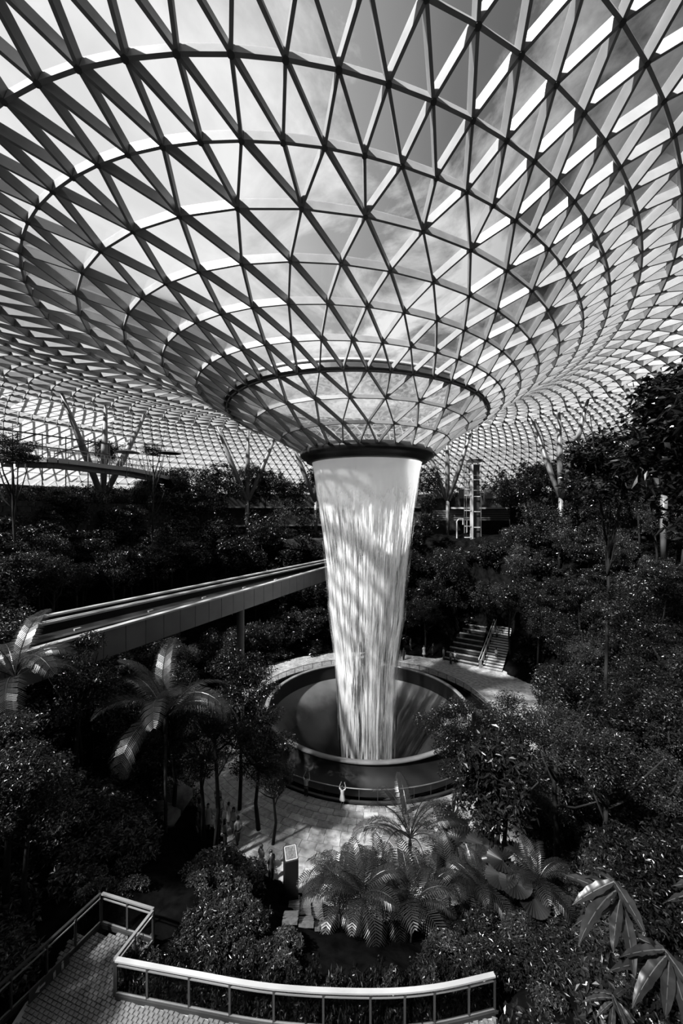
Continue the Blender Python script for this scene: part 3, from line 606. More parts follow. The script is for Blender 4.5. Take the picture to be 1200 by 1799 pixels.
TREES = """-14.5,13.1,-14.6,4.7,2.2,2.2;10.7,13.2,-14.6,4.7,2,1.9;14.4,14.3,-14.6,8,2.2,1.7;-11.2,14.3,-14.6,5.8,1.7,1.9;-13.1,14.6,-14.6,6.1,1.3,1;11.9,14.8,-14.6,5.7,1.4,1.1;10,14.8,-14.7,6.8,1.5,1.3;-14.7,15,-14.6,4.9,1.4,1.5;-16.2,15.2,-14.6,8.7,2.2,2;13.5,16.2,-14.6,7.5,1.5,1.7;-13.1,16.5,-14.6,5,2.3,2.2;-15.8,16.7,-14.6,5.6,1.4,1.2;6.7,17.2,-17.5,8.2,2,2.2;12.1,17.3,-15.5,5.4,1.8,1.7;-17.8,17.5,-14.6,5,2,1.6;16.2,17.5,-14.6,8.7,2.1,1.8;9.9,18.3,-17.3,8.7,2.1,1.6;13.2,19,-16.3,5.7,2.1,2.3;-16.4,19,-14.6,5.4,1.6,1.3;18.7,19,-14.6,8.3,1.4,1.5;17,19.1,-14.8,8.6,1.4,1.4;8.1,19.7,-19.6,8,1.5,1.3;10.1,19.7,-18.6,5.2,1.3,1.2;-19.8,20,-14.5,8.8,1.8,1.4;-14.9,20,-14.6,7.3,1.5,1.7;-17.8,20.1,-14.6,5.4,1.5,1.3;17.6,20.9,-15.5,9.3,1.3,1;10.5,21.1,-19.7,5.8,1.8,1.9;-16.4,21.2,-14.8,5.4,1.7,1.9;12.4,21.3,-18.8,7.4,2.2,2.2;21.6,21.4,-14.9,6.1,2.2,2.5;15.1,21.5,-17.2,7.6,2.1,1.7;-21.5,21.6,-13.7,8.5,1.4,1.6;-3.9,22.1,-20.8,4.6,1.5,1.2;-19.2,22.2,-14.2,9.2,1.9,1.7;6,22.3,-21.2,4.9,1.4,1.1;17.4,22.3,-16.7,7.6,1.4,1.6;20,22.4,-15.7,5.8,1.7,1.5;9.1,22.6,-21.1,8.9,2,2.3;-16.6,22.9,-15.4,6.5,1.4,1.2;11.1,23.1,-20.8,9.4,1.8,1.9;-21.7,23.1,-13,6.7,1.6,1.8;23.4,23.2,-14.8,5.8,1.5,1.4;-23.1,23.7,-12.2,7.6,1.4,1.1;-12.9,23.8,-17.5,9.4,1.9,2;-7.6,23.8,-20.4,9.5,1.5,1.2;15.7,23.9,-18.9,6.2,1.6,1.3;13.7,24.1,-20.2,6.4,2.7,2.9;17.9,24.2,-18,6.1,2,1.6;-20.3,24.2,-13.7,6.5,1.7,1.9;-24.6,24.2,-11.3,7.1,2.2,2.2;-16,24.3,-16.4,7.7,2.4,2.3;-9.2,24.4,-20,7.3,2,2.1;24.9,24.4,-14,6,2.2,2;21.2,24.7,-16.6,4.9,2.6,2.3;-18.8,25.2,-14.9,4.7,2.5,2.2;-22.1,25.4,-12.6,9.2,1.9,1.8;-7.4,25.5,-21.1,7.4,1.8,1.6;16.4,25.7,-19.8,4.9,1.9,1.6;-12.6,26.1,-19.3,5.4,2.6,2.2;20.8,26.4,-17.7,7.2,1.6,1.5;-24.7,26.7,-10.6,7.1,1.8,1.8;23.8,26.8,-15.6,6.4,2.8,2.4;-10.1,26.9,-20.8,9.4,2.1,2.1;-19.2,27,-15.2,5.8,1.6,1.6;25.8,27.2,-14.1,8.9,1.8,2;-14.7,27.4,-18.8,5.7,2.2,2.1;-27,27.5,-9,7.1,1.8,1.6;17.6,27.5,-20.2,8.4,2.8,2.9;28,27.9,-12.1,4.6,2.3,2.2;-17.5,28,-17,4.7,1.9,1.8;20.6,28.3,-18.7,8.5,2.8,3.2;-12.7,29.3,-20.6,9.1,2.4,2.1;-16.2,29.8,-18.8,6.1,1.8,1.8;19.6,29.8,-20,5.4,1.7,1.7;-29.8,29.9,-6.7,5.3,2.4,1.8;-20.7,30,-14.9,4.8,2.3,2.3;25.4,30.1,-15.5,5.2,2.1,1.8;30.6,30.1,-10,7.4,2.6,3;-18.1,30.2,-17.5,5.3,2.5,2.2;-24.6,30.4,-10.9,8.2,2.3,1.9;-27.1,30.5,-8.6,7.4,2.5,2.6;27.6,30.7,-13.4,6.9,1.7,1.3;18.4,31.3,-20.9,6.1,2,1.5;20.9,31.3,-19.9,6.3,2.4,2.8;23,31.4,-18.4,6.6,1.8,2;-28.7,31.9,-7.2,6.1,1.8,1.7;29.1,32.1,-12.3,5.6,1.7,1.6;-31,32.2,-5.8,6,2,1.6;-14.9,32.4,-20.5,5.9,2.2,2.5;-19.6,32.6,-17,5.7,2.7,2.6;-23.6,32.7,-12.6,9.3,1.8,1.8;26.4,33.1,-15.9,9.4,2.2,2.1;24,33.4,-18.4,6.9,1.8,2.1;-17.2,33.7,-19.4,4.6,2,2;28.2,33.9,-14,7.9,1.7,1.6;-28.8,34,-7.1,7,2.5,2.3;-34.3,34.4,-5.2,7.5,2.4,2.1;30.6,34.4,-11.3,5.5,2.4,1.9;-26.2,34.6,-9.8,7,1.7,1.8;33.8,35,-7.7,7.3,2.8,2.3;-31.9,35.2,-5.4,7.9,1.7,1.9;-15.6,35.3,-20.7,6.8,2.8,2.9;-19.6,35.3,-17.8,6.6,2.2,2.2;25.5,35.4,-17.8,9.4,2.2,1.7;21.4,35.4,-20.8,5.6,2.6,2.8;-27.4,36.5,-8.9,7.2,1.8,1.7;36,36.6,-6.2,8.3,1.8,1.5;-21.1,37,-16.6,4.8,1.9,2.1;28.1,37,-15.6,7.9,2.6,2.1;-32.4,37,-5.4,7.1,2.8,2.9;31.5,37.2,-11.4,6.5,1.7,1.5;-25.2,37.7,-11.7,7.2,1.8,1.5;-35.9,37.7,-5.2,7.8,1.8,1.5;-17.2,37.8,-20.3,8.6,2.6,2.6;23.2,38.2,-20.5,8.7,2,1.5;26.8,38.5,-17.8,5.9,1.8,1.5;-27.7,38.7,-9,6.5,1.7,1.8;-19.1,38.7,-18.9,5.6,2,2;31.2,39.1,-12.7,5.8,2.7,2.5;-39.3,39.1,-5.2,6.9,2.6,2.4;33.8,39.2,-9.3,4.8,2,1.5;36.5,39.2,-6.4,7.5,2.7,2.4;-29.5,39.3,-7.2,6.5,2.5,2;-33.5,39.7,-5.2,7.8,2.7,2.7;38.8,40.2,-4.8,6.6,2.1,2;-37.7,40.9,-5.2,8,2,1.9;-17.5,40.9,-20.3,7.4,2.1,1.9;35.2,40.9,-8.2,8.5,2,1.8;30.4,41,-14.3,7.7,1.7,2;-26.4,41,-10.6,5.7,2.1,1.6;32.5,41.2,-11.7,6.9,2,1.8;25.4,41.5,-19.9,8.2,2.8,3.1;37.4,41.5,-6,6.2,1.8,1.9;-34.5,41.8,-5.2,8.2,1.9,1.6;28.1,41.9,-17.5,5.4,1.7,1.6;-31.1,42,-6.1,6.8,1.7,1.4;-20,42.1,-18.4,5.4,1.8,1.8;-41.3,42.3,-5.2,8,2,1.7;-24.4,42.5,-13.2,9.4,2.1,2.1;39.5,42.7,-4.7,9.5,2.6,2;-27.7,42.9,-9.2,8,2.5,2.6;-32.7,43.2,-5.4,8.5,2.4,2.6;34.1,43.4,-10.1,6,2.2,2.4;42.6,43.5,-4.2,9.1,2.2,1.9;36.8,43.7,-7,6.1,1.7,1.8;31.6,43.8,-13.5,7.2,2.3,2.2;-38,44.1,-5.2,8.3,1.9,1.9;25.1,44.3,-20.5,8.4,2.6,2.2;-17.3,44.4,-20.4,6,1.7,1.6;28.8,44.5,-17.2,7.5,2.5,2.4;-26.7,44.5,-10.2,8.8,1.6,1.5;-29.8,44.9,-7,9.2,1.9,1.8;-24.5,44.9,-12.8,9.1,2.3,2.5;-40.9,45,-5.2,7.1,1.7,1.6;-34.6,45.1,-5.2,8.4,1.9,2;-43.6,45.1,-5.2,8.3,2.9,2.4;-19.3,45.2,-18.8,5.4,1.9,1.6;-31.7,45.7,-5.7,8.8,2.1,1.7;44.4,45.8,-4.2,13.6,2.8,2.1;41.1,45.8,-4.3,11.3,2.4,2.7;-36,46.6,-5.2,8.5,3,3.4;36.7,46.6,-7.3,9.8,2.4,2.7;30.6,46.6,-15.1,6.5,2.3,2.4;32.8,46.6,-12.2,8.2,1.9,1.5;-28.1,47,-8.3,6.2,2.9,3;-38.7,47.1,-5.2,8.6,2.2,2.5;-41.4,47.5,-5.2,8.6,2.7,3;-25.2,47.6,-11.4,6.9,2.2,1.7;43.6,47.9,-4.2,9.8,2,2;34.2,48.2,-10.2,4.6,2.1,1.6;28.9,48.3,-17,9,2.2,1.6;26.6,48.5,-19.4,7.3,2.2,1.8;-35,48.5,-5.2,8.7,1.9,1.9;39.5,48.5,-4.8,13,2.1,1.8;-37,48.8,-5.2,8.7,1.9,2;31.5,48.9,-13.6,7.9,2.4,2.3;-39.7,49.5,-5.2,8.7,2,2;-15.3,49.5,-20.7,6.8,3.2,3.4;-23.1,49.6,-13.5,9.5,2.8,2.4;-26.4,50,-9.4,6,2.3,1.8;24.7,50.2,-20.4,8.9,2.2,2.2;35,50.4,-8.9,7.8,3.1,3.2;37.7,50.5,-6,11.3,2.4,2.5;40.6,50.6,-4.3,9.9,2.1,2.3;-32,50.8,-5.3,8.6,2.9,2.5;43.6,50.8,-4.2,11.2,2.8,2.2;-29,50.8,-6.8,7.7,2.3,2.2;28.7,50.8,-16.6,6,2.2,2.5;-42.9,50.9,-5.2,8.8,2.6,2.4;-36.4,51.3,-5.2,8.9,3.2,3.6;30.7,51.8,-13.8,4.9,2,2.1;26.3,52,-18.6,9.1,2.5,2.2;-14.8,52.6,-20.2,4.9,2.5,2;45.9,52.7,-4.2,11.8,2.6,2.6;-24.9,52.8,-10,8.1,2,1.9;32.9,53,-10.5,7.5,2.9,2.2;-34.2,53,-5.2,8.9,1.9,1.6;41.5,53.4,-4.2,13.5,3.2,3;-38.7,53.4,-5.2,9,2.2,2.3;-22.8,53.4,-12.1,9.2,3.2,2.5;38.6,53.7,-4.8,10,2.4,2.5;43.7,54,-4.2,13,2.1,1.7;-41.4,54.1,-5.2,9.1,2.7,2.8;36,54.2,-6.6,8.9,3.2,2.7;25.7,54.3,-17.8,8.4,2.1,2.1;-28.6,54.4,-6.2,7.5,2.4,2.2;-20.7,54.7,-13.8,9.4,2,1.8;-31.5,54.9,-5.2,8.7,2.2,1.7;23.3,55,-19.2,9.4,2.1,1.7;-34.7,55.1,-5.2,9.1,2.8,2.4;33.2,55.1,-9.1,8.1,2,2.1;29.4,55.4,-13.2,4.7,3.2,2.3;-12.6,55.7,-20.2,5,2.8,2.5;39.5,55.9,-4.2,11.4,2.2,2.4;-26.1,56.1,-7.5,6.2,2.9,2.7;35.5,56.2,-6.3,8.2,1.9,1.8;-20,56.7,-13.2,9.1,1.9,1.9;-38.4,56.9,-5.2,9.3,2.8,2.6;42.6,56.9,-4.2,11.9,2.5,2.6;-41.9,56.9,-5.2,9.3,3.1,3.4;25.8,57,-15.6,8.6,2.8,2.9;-31.2,57.1,-5.2,8.7,2,2;-22.2,57.2,-10.6,7.5,2.8,2.8;-10.5,57.5,-20.3,4.9,2.5,2.3;45.5,57.8,-4.2,13.8,3.1,3.3;-36.4,57.9,-5.2,9.2,1.9,1.5;32,58.2,-8.3,8.1,2.6,2.7;-33.5,58.3,-5.2,9,3.3,3;36.3,58.3,-5,10.1,2.8,2.5;28.5,58.4,-11.6,6.1,1.9,1.8;-27.9,58.6,-5.6,9.2,2.4,2;38.7,58.7,-4.2,12.5,2.3,1.9;-24.5,59.1,-7.4,6.9,2.2,1.7;12.5,59.2,-20.8,8.6,2.5,2.3;-8.3,59.3,-20.2,5.5,2.8,2.5;-21.4,59.5,-9.8,7.5,2.1,2;26.7,59.6,-12.2,7.8,2.3,2.5;-40.9,59.6,-5.2,9.5,2,1.5;43.6,59.9,-4.2,13.1,2.2,1.9;20.8,60.1,-19.7,9.1,2.2,2.2;33.7,60.2,-5.8,7.9,2.2,2.2;-29.9,60.3,-5.2,10.3,2.9,2.6;-5.9,60.3,-20.4,6.3,2.5,2.7;-38.6,60.4,-5.2,9.5,2.7,3.1;-13,60.5,-16.6,7.3,2.7,3;-35.7,60.6,-5.2,9.2,2.4,2.5;-33.4,60.7,-5.2,9,2,2.1;-17.7,60.8,-12.4,8.9,2.7,2.5;-19.8,60.8,-10.5,5.2,1.9,1.4;31.4,60.9,-6.9,8,3.3,3;16.2,60.9,-20.2,9.1,2,1.9;10,61,-20.3,6.9,3,2.4;7.2,61.1,-20.6,7.3,2.2,1.8;13.8,61.2,-19.1,9.1,2,1.6;4.4,61.3,-20.8,6.8,2.6,2.7;41.8,61.4,-4.2,12.7,1.9,1.5;-26.6,61.6,-5.4,9.2,3,2.7;-10.8,61.7,-17.1,8.9,2.2,1.8;-21.8,61.7,-8.1,6.4,2.2,2.1;36.4,61.9,-4.2,11.3,3.1,3.3;23.3,62,-18.9,9,3.1,2.9;-3.5,62,-19.9,5.4,3.1,2.6;-7.1,62.2,-18.5,7.1,1.9,1.5;-24,62.3,-6.3,6.5,2.1,2.1;1,62.3,-20.3,5.9,2.6,2.7;-39.3,62.7,-5.2,9.5,1.9,2.1;29.9,62.7,-6.7,8.8,2.2,2.2;43.8,62.8,-4.2,10.4,2.5,2.6;-15.7,62.9,-12.2,8.9,1.9,1.6;-30.4,62.9,-5.2,10.8,2.4,2.4;-35.9,62.9,-5.2,9.2,2.2,1.8;9,63,-19,8,2,1.7;40.2,63,-4.2,13.8,1.9,2.2;-19.7,63.1,-8.8,8.1,2.3,1.9;-13.4,63.2,-13.8,8.3,1.9,1.8;27.7,63.3,-7.8,5.8,2.9,2.5;-33.7,63.4,-5.2,9,2.5,1.9;-5.5,63.5,-18,7.3,2.3,2.4;31.8,63.6,-5.1,11.1,1.9,1.6;-27.6,63.7,-5.2,12.7,2,2.3;12.9,63.8,-16.9,7,3.3,3.3;-8.5,63.9,-16.2,7.3,3.2,3;6.2,64,-18.6,8.9,2.6,2.1;37.8,64.3,-4.2,10.1,2.4,2.5;19.2,64.3,-18.9,9.3,2,1.9;-25.5,64.4,-5.2,12.1,1.9,1.5;-17.5,64.5,-9.4,5.1,2.9,2.4;34.4,64.8,-4.2,12.5,2.7,2.2;-21,64.9,-6.7,5.6,2,1.5;-1.6,64.9,-17.7,9,3.3,3.1;23.5,65.1,-9,4.7,2.3,1.8;17.1,65.2,-13,7.8,3,3.4;-10.4,65.3,-13.6,4.7,2.1,1.8;-29.4,65.5,-5.2,12.7,3.3,3.6;-32,65.5,-5.2,10.8,2.5,2.3;-15.3,65.5,-10.1,5.5,2.1,2.3;-23,65.5,-5.6,10.8,3.2,2.9;41.2,65.6,-4.2,14,2.3,2;-37,65.6,-5.2,9.4,2.6,3;4,65.7,-17,9.5,2.7,3;-4.9,65.7,-16,7.9,2.1,2.2;27.8,66,-5.6,11.9,2,2.1;-27.1,66.3,-5.2,12,2.3,2.4;10,66.4,-14.9,8.8,2.1,1.7;30.9,66.4,-4.4,11.1,3.3,2.6;0.4,66.8,-15.8,7.9,2.1,1.7;13.7,66.8,-12.9,5.6,2,1.8;7.5,66.8,-15.1,7.9,3.2,3.1;20.1,66.8,-18.2,6,2.5,2.2;-13.6,67.5,-9.3,8.5,2.7,2.5;-16.5,67.5,-7.6,4.5,2.6,2.2;-25.1,67.5,-5.2,10.9,2.1,2.2;33.9,67.6,-4.2,10.2,2.3,2.2;-8.7,67.8,-11.8,6.1,2.3,1.9;-35.7,67.9,-5.2,9.3,2.4,2.1;-32.2,67.9,-5.2,11.4,2,2.2;11.7,67.9,-12.4,6.3,2.8,2.4;-19.2,67.9,-6.1,5.8,2.2,2.4;-6.4,68,-12.6,9.3,2,1.9;37.3,68,-4.2,13.8,2.1,1.8;-3.7,68.2,-13.3,8.2,2.2,1.8;40,68.3,-4.2,11.1,3.2,3.5;3,68.3,-13.8,8,2.4,1.9;-1.2,68.4,-13.7,4.6,1.9,1.6;-23.1,68.6,-5.2,10.7,2.8,2.4;27.8,68.8,-4.4,9.6,2.4,2.2;31.2,69,-4.2,13.3,2.1,2.1;6,69.3,-12.1,8.5,2.2,1.8;-11.1,69.3,-9,8,2.8,3;-26.7,69.4,-5.2,13.5,1.9,1.5;15.3,69.4,-9,9.4,2.2,1.8;-29.1,69.7,-5.2,13.2,2.7,2.8;9,70.1,-10.4,9,2.6,2.7;-18.8,70.2,-5.4,10.9,2,1.8;-15.4,70.3,-6.3,6.7,2.1,2.3;12.8,70.3,-8.9,5.9,2,1.5;-7.3,70.4,-9.4,4.8,2.5,2.1;-21.4,70.6,-5.2,14.5,2.3,1.8;-34.3,70.7,-5.2,11.6,3.2,3.1;0.5,70.8,-10.9,7.1,2.3,2.6;-2.9,71,-10.1,5.8,3.1,2.8;35.2,71.1,-4.2,13.3,2.9,2.2;-13,71.2,-6.5,6.8,2.6,2.9;3.4,71.8,-9.2,8.1,3,2.8;38.6,71.8,-4.2,14,3.1,2.5;32.7,72.2,-4.2,10.4,1.9,1.6;28.7,72.4,-4.2,12.2,2.5,2.7;10.7,72.4,-7.3,8.1,2.7,2.3;-23.7,72.6,-5.2,12.8,2.7,2.6;-30.8,72.6,-5.2,13.5,2.5,2;6.3,72.7,-7.8,7.4,2,1.5;-28,72.9,-5.2,10.8,2.5,2.2;-20.5,73,-5.2,13.2,2.5,2.5;-16.7,73.1,-5.2,14.3,3.1,2.3;-6.9,73.5,-6.8,7.8,2.5,2.2;36.1,73.5,-4.2,11.8,2.4,2.4;-11.5,73.9,-5.5,8.6,3.1,3.2;-25.1,74,-5.2,12.2,1.9,1.9;-2.6,74.1,-7.1,9.2,3,2.5;15.8,74.3,-4.7,8.3,2.1,1.8;7.7,74.3,-6.1,5.9,2.7,2.9;1.3,74.5,-7.1,6.6,2.4,2.7;10.2,74.6,-5.5,8.9,2.1,1.8;-14.1,74.6,-5.2,13.8,2.5,2.3;31.8,74.8,-4.2,10.8,3,2.8;4.3,74.8,-5.9,5.5,2.2,2.3;-18.5,74.9,-5.2,11.9,1.9,2.1;34.8,75.4,-4.2,11.9,1.9,2.1;-26.5,75.6,-5.2,13.4,2.6,2;-8.5,76,-5.3,9,2.4,2.6;-29.5,76,-5.2,9.9,2.3,2.6;-23,76.1,-5.2,13.4,2.4,2;13.7,76.2,-4.3,11.9,3.1,2.6;-19.6,77,-5.2,10.7,2,1.9;0.6,77.1,-5.4,9.6,2.7,3;6.7,77.2,-4.4,10.3,2.7,2.3;17.5,77.2,-4.2,13.4,2.6,2.3;-2,77.2,-5.3,9.8,2.3,2.1;-10.9,77.3,-5.2,11.9,3.3,2.8;-4.7,77.6,-5.2,14.4,2.4,1.9;-17.4,77.6,-5.2,10.2,2.4,1.9;-14.7,77.7,-5.2,14,3.1,3.2;-24.6,77.8,-5.2,12.6,2,2.2;9.5,78,-4.2,11.9,2.6,2.2;-27,78.5,-5.2,14.2,2.2,2.1;31.7,78.6,-4.2,10.5,2.9,2.2;-21.9,79,-5.2,11.8,2,2.3;-8.3,79.2,-5.2,11.7,2.5,2.4;17.8,79.3,-4.2,11.3,1.9,2;11.6,79.4,-4.2,12.6,2.4,2.4;-12.5,79.5,-5.2,13.5,2.2,2.3;6.3,79.8,-4.2,12.9,2,1.9;3.3,79.8,-4.2,10.9,2.7,2.6;-18.5,79.9,-5.2,12.4,2.3,1.9;-24.6,79.9,-5.2,9.6,2.7,2.7;-0.9,80,-5.2,13.8,2,1.8;-3.2,80.3,-5.2,13.2,2.1,2.1;22.4,80.4,-4.2,10.1,2.5,2.1;-6.1,80.6,-5.2,13.3,2.3,2.2;14,80.8,-4.2,13.8,2.3,2.5;28.7,81.1,-4.2,10.4,2.4,2.5;-21.8,81.2,-5.2,12.5,2.4,2.1;-16.4,81.7,-5.2,12.8,1.9,2.1;-9,81.9,-5.2,9.9,2.2,1.9;0.9,82.1,-5.2,12.3,2.4,2;-1.2,82.2,-5.2,14.2,2,1.7;11.1,82.2,-4.2,12,3.2,2.9;19.4,82.3,-4.2,11.1,2.9,3.2;7.6,82.4,-4.2,11.2,2.2,2.3;-11.6,82.6,-5.2,12.4,2.3,2.6;4,82.9,-4.2,12.4,2.2,2.1;16.6,82.9,-4.2,13.8,2,1.5;-5.2,82.9,-5.2,13.7,2,2.1;-14.3,83,-5.2,10.7,2.3,1.9;-18.4,83.4,-5.2,13,2.7,2.8;-2.9,83.5,-5.2,12.6,2.8,2.7;13.9,83.6,-4.2,11.4,2.3,2.1;-7.5,83.7,-5.2,12,2.1,1.7;23.8,84,-4.2,9.3,3,3.4"""
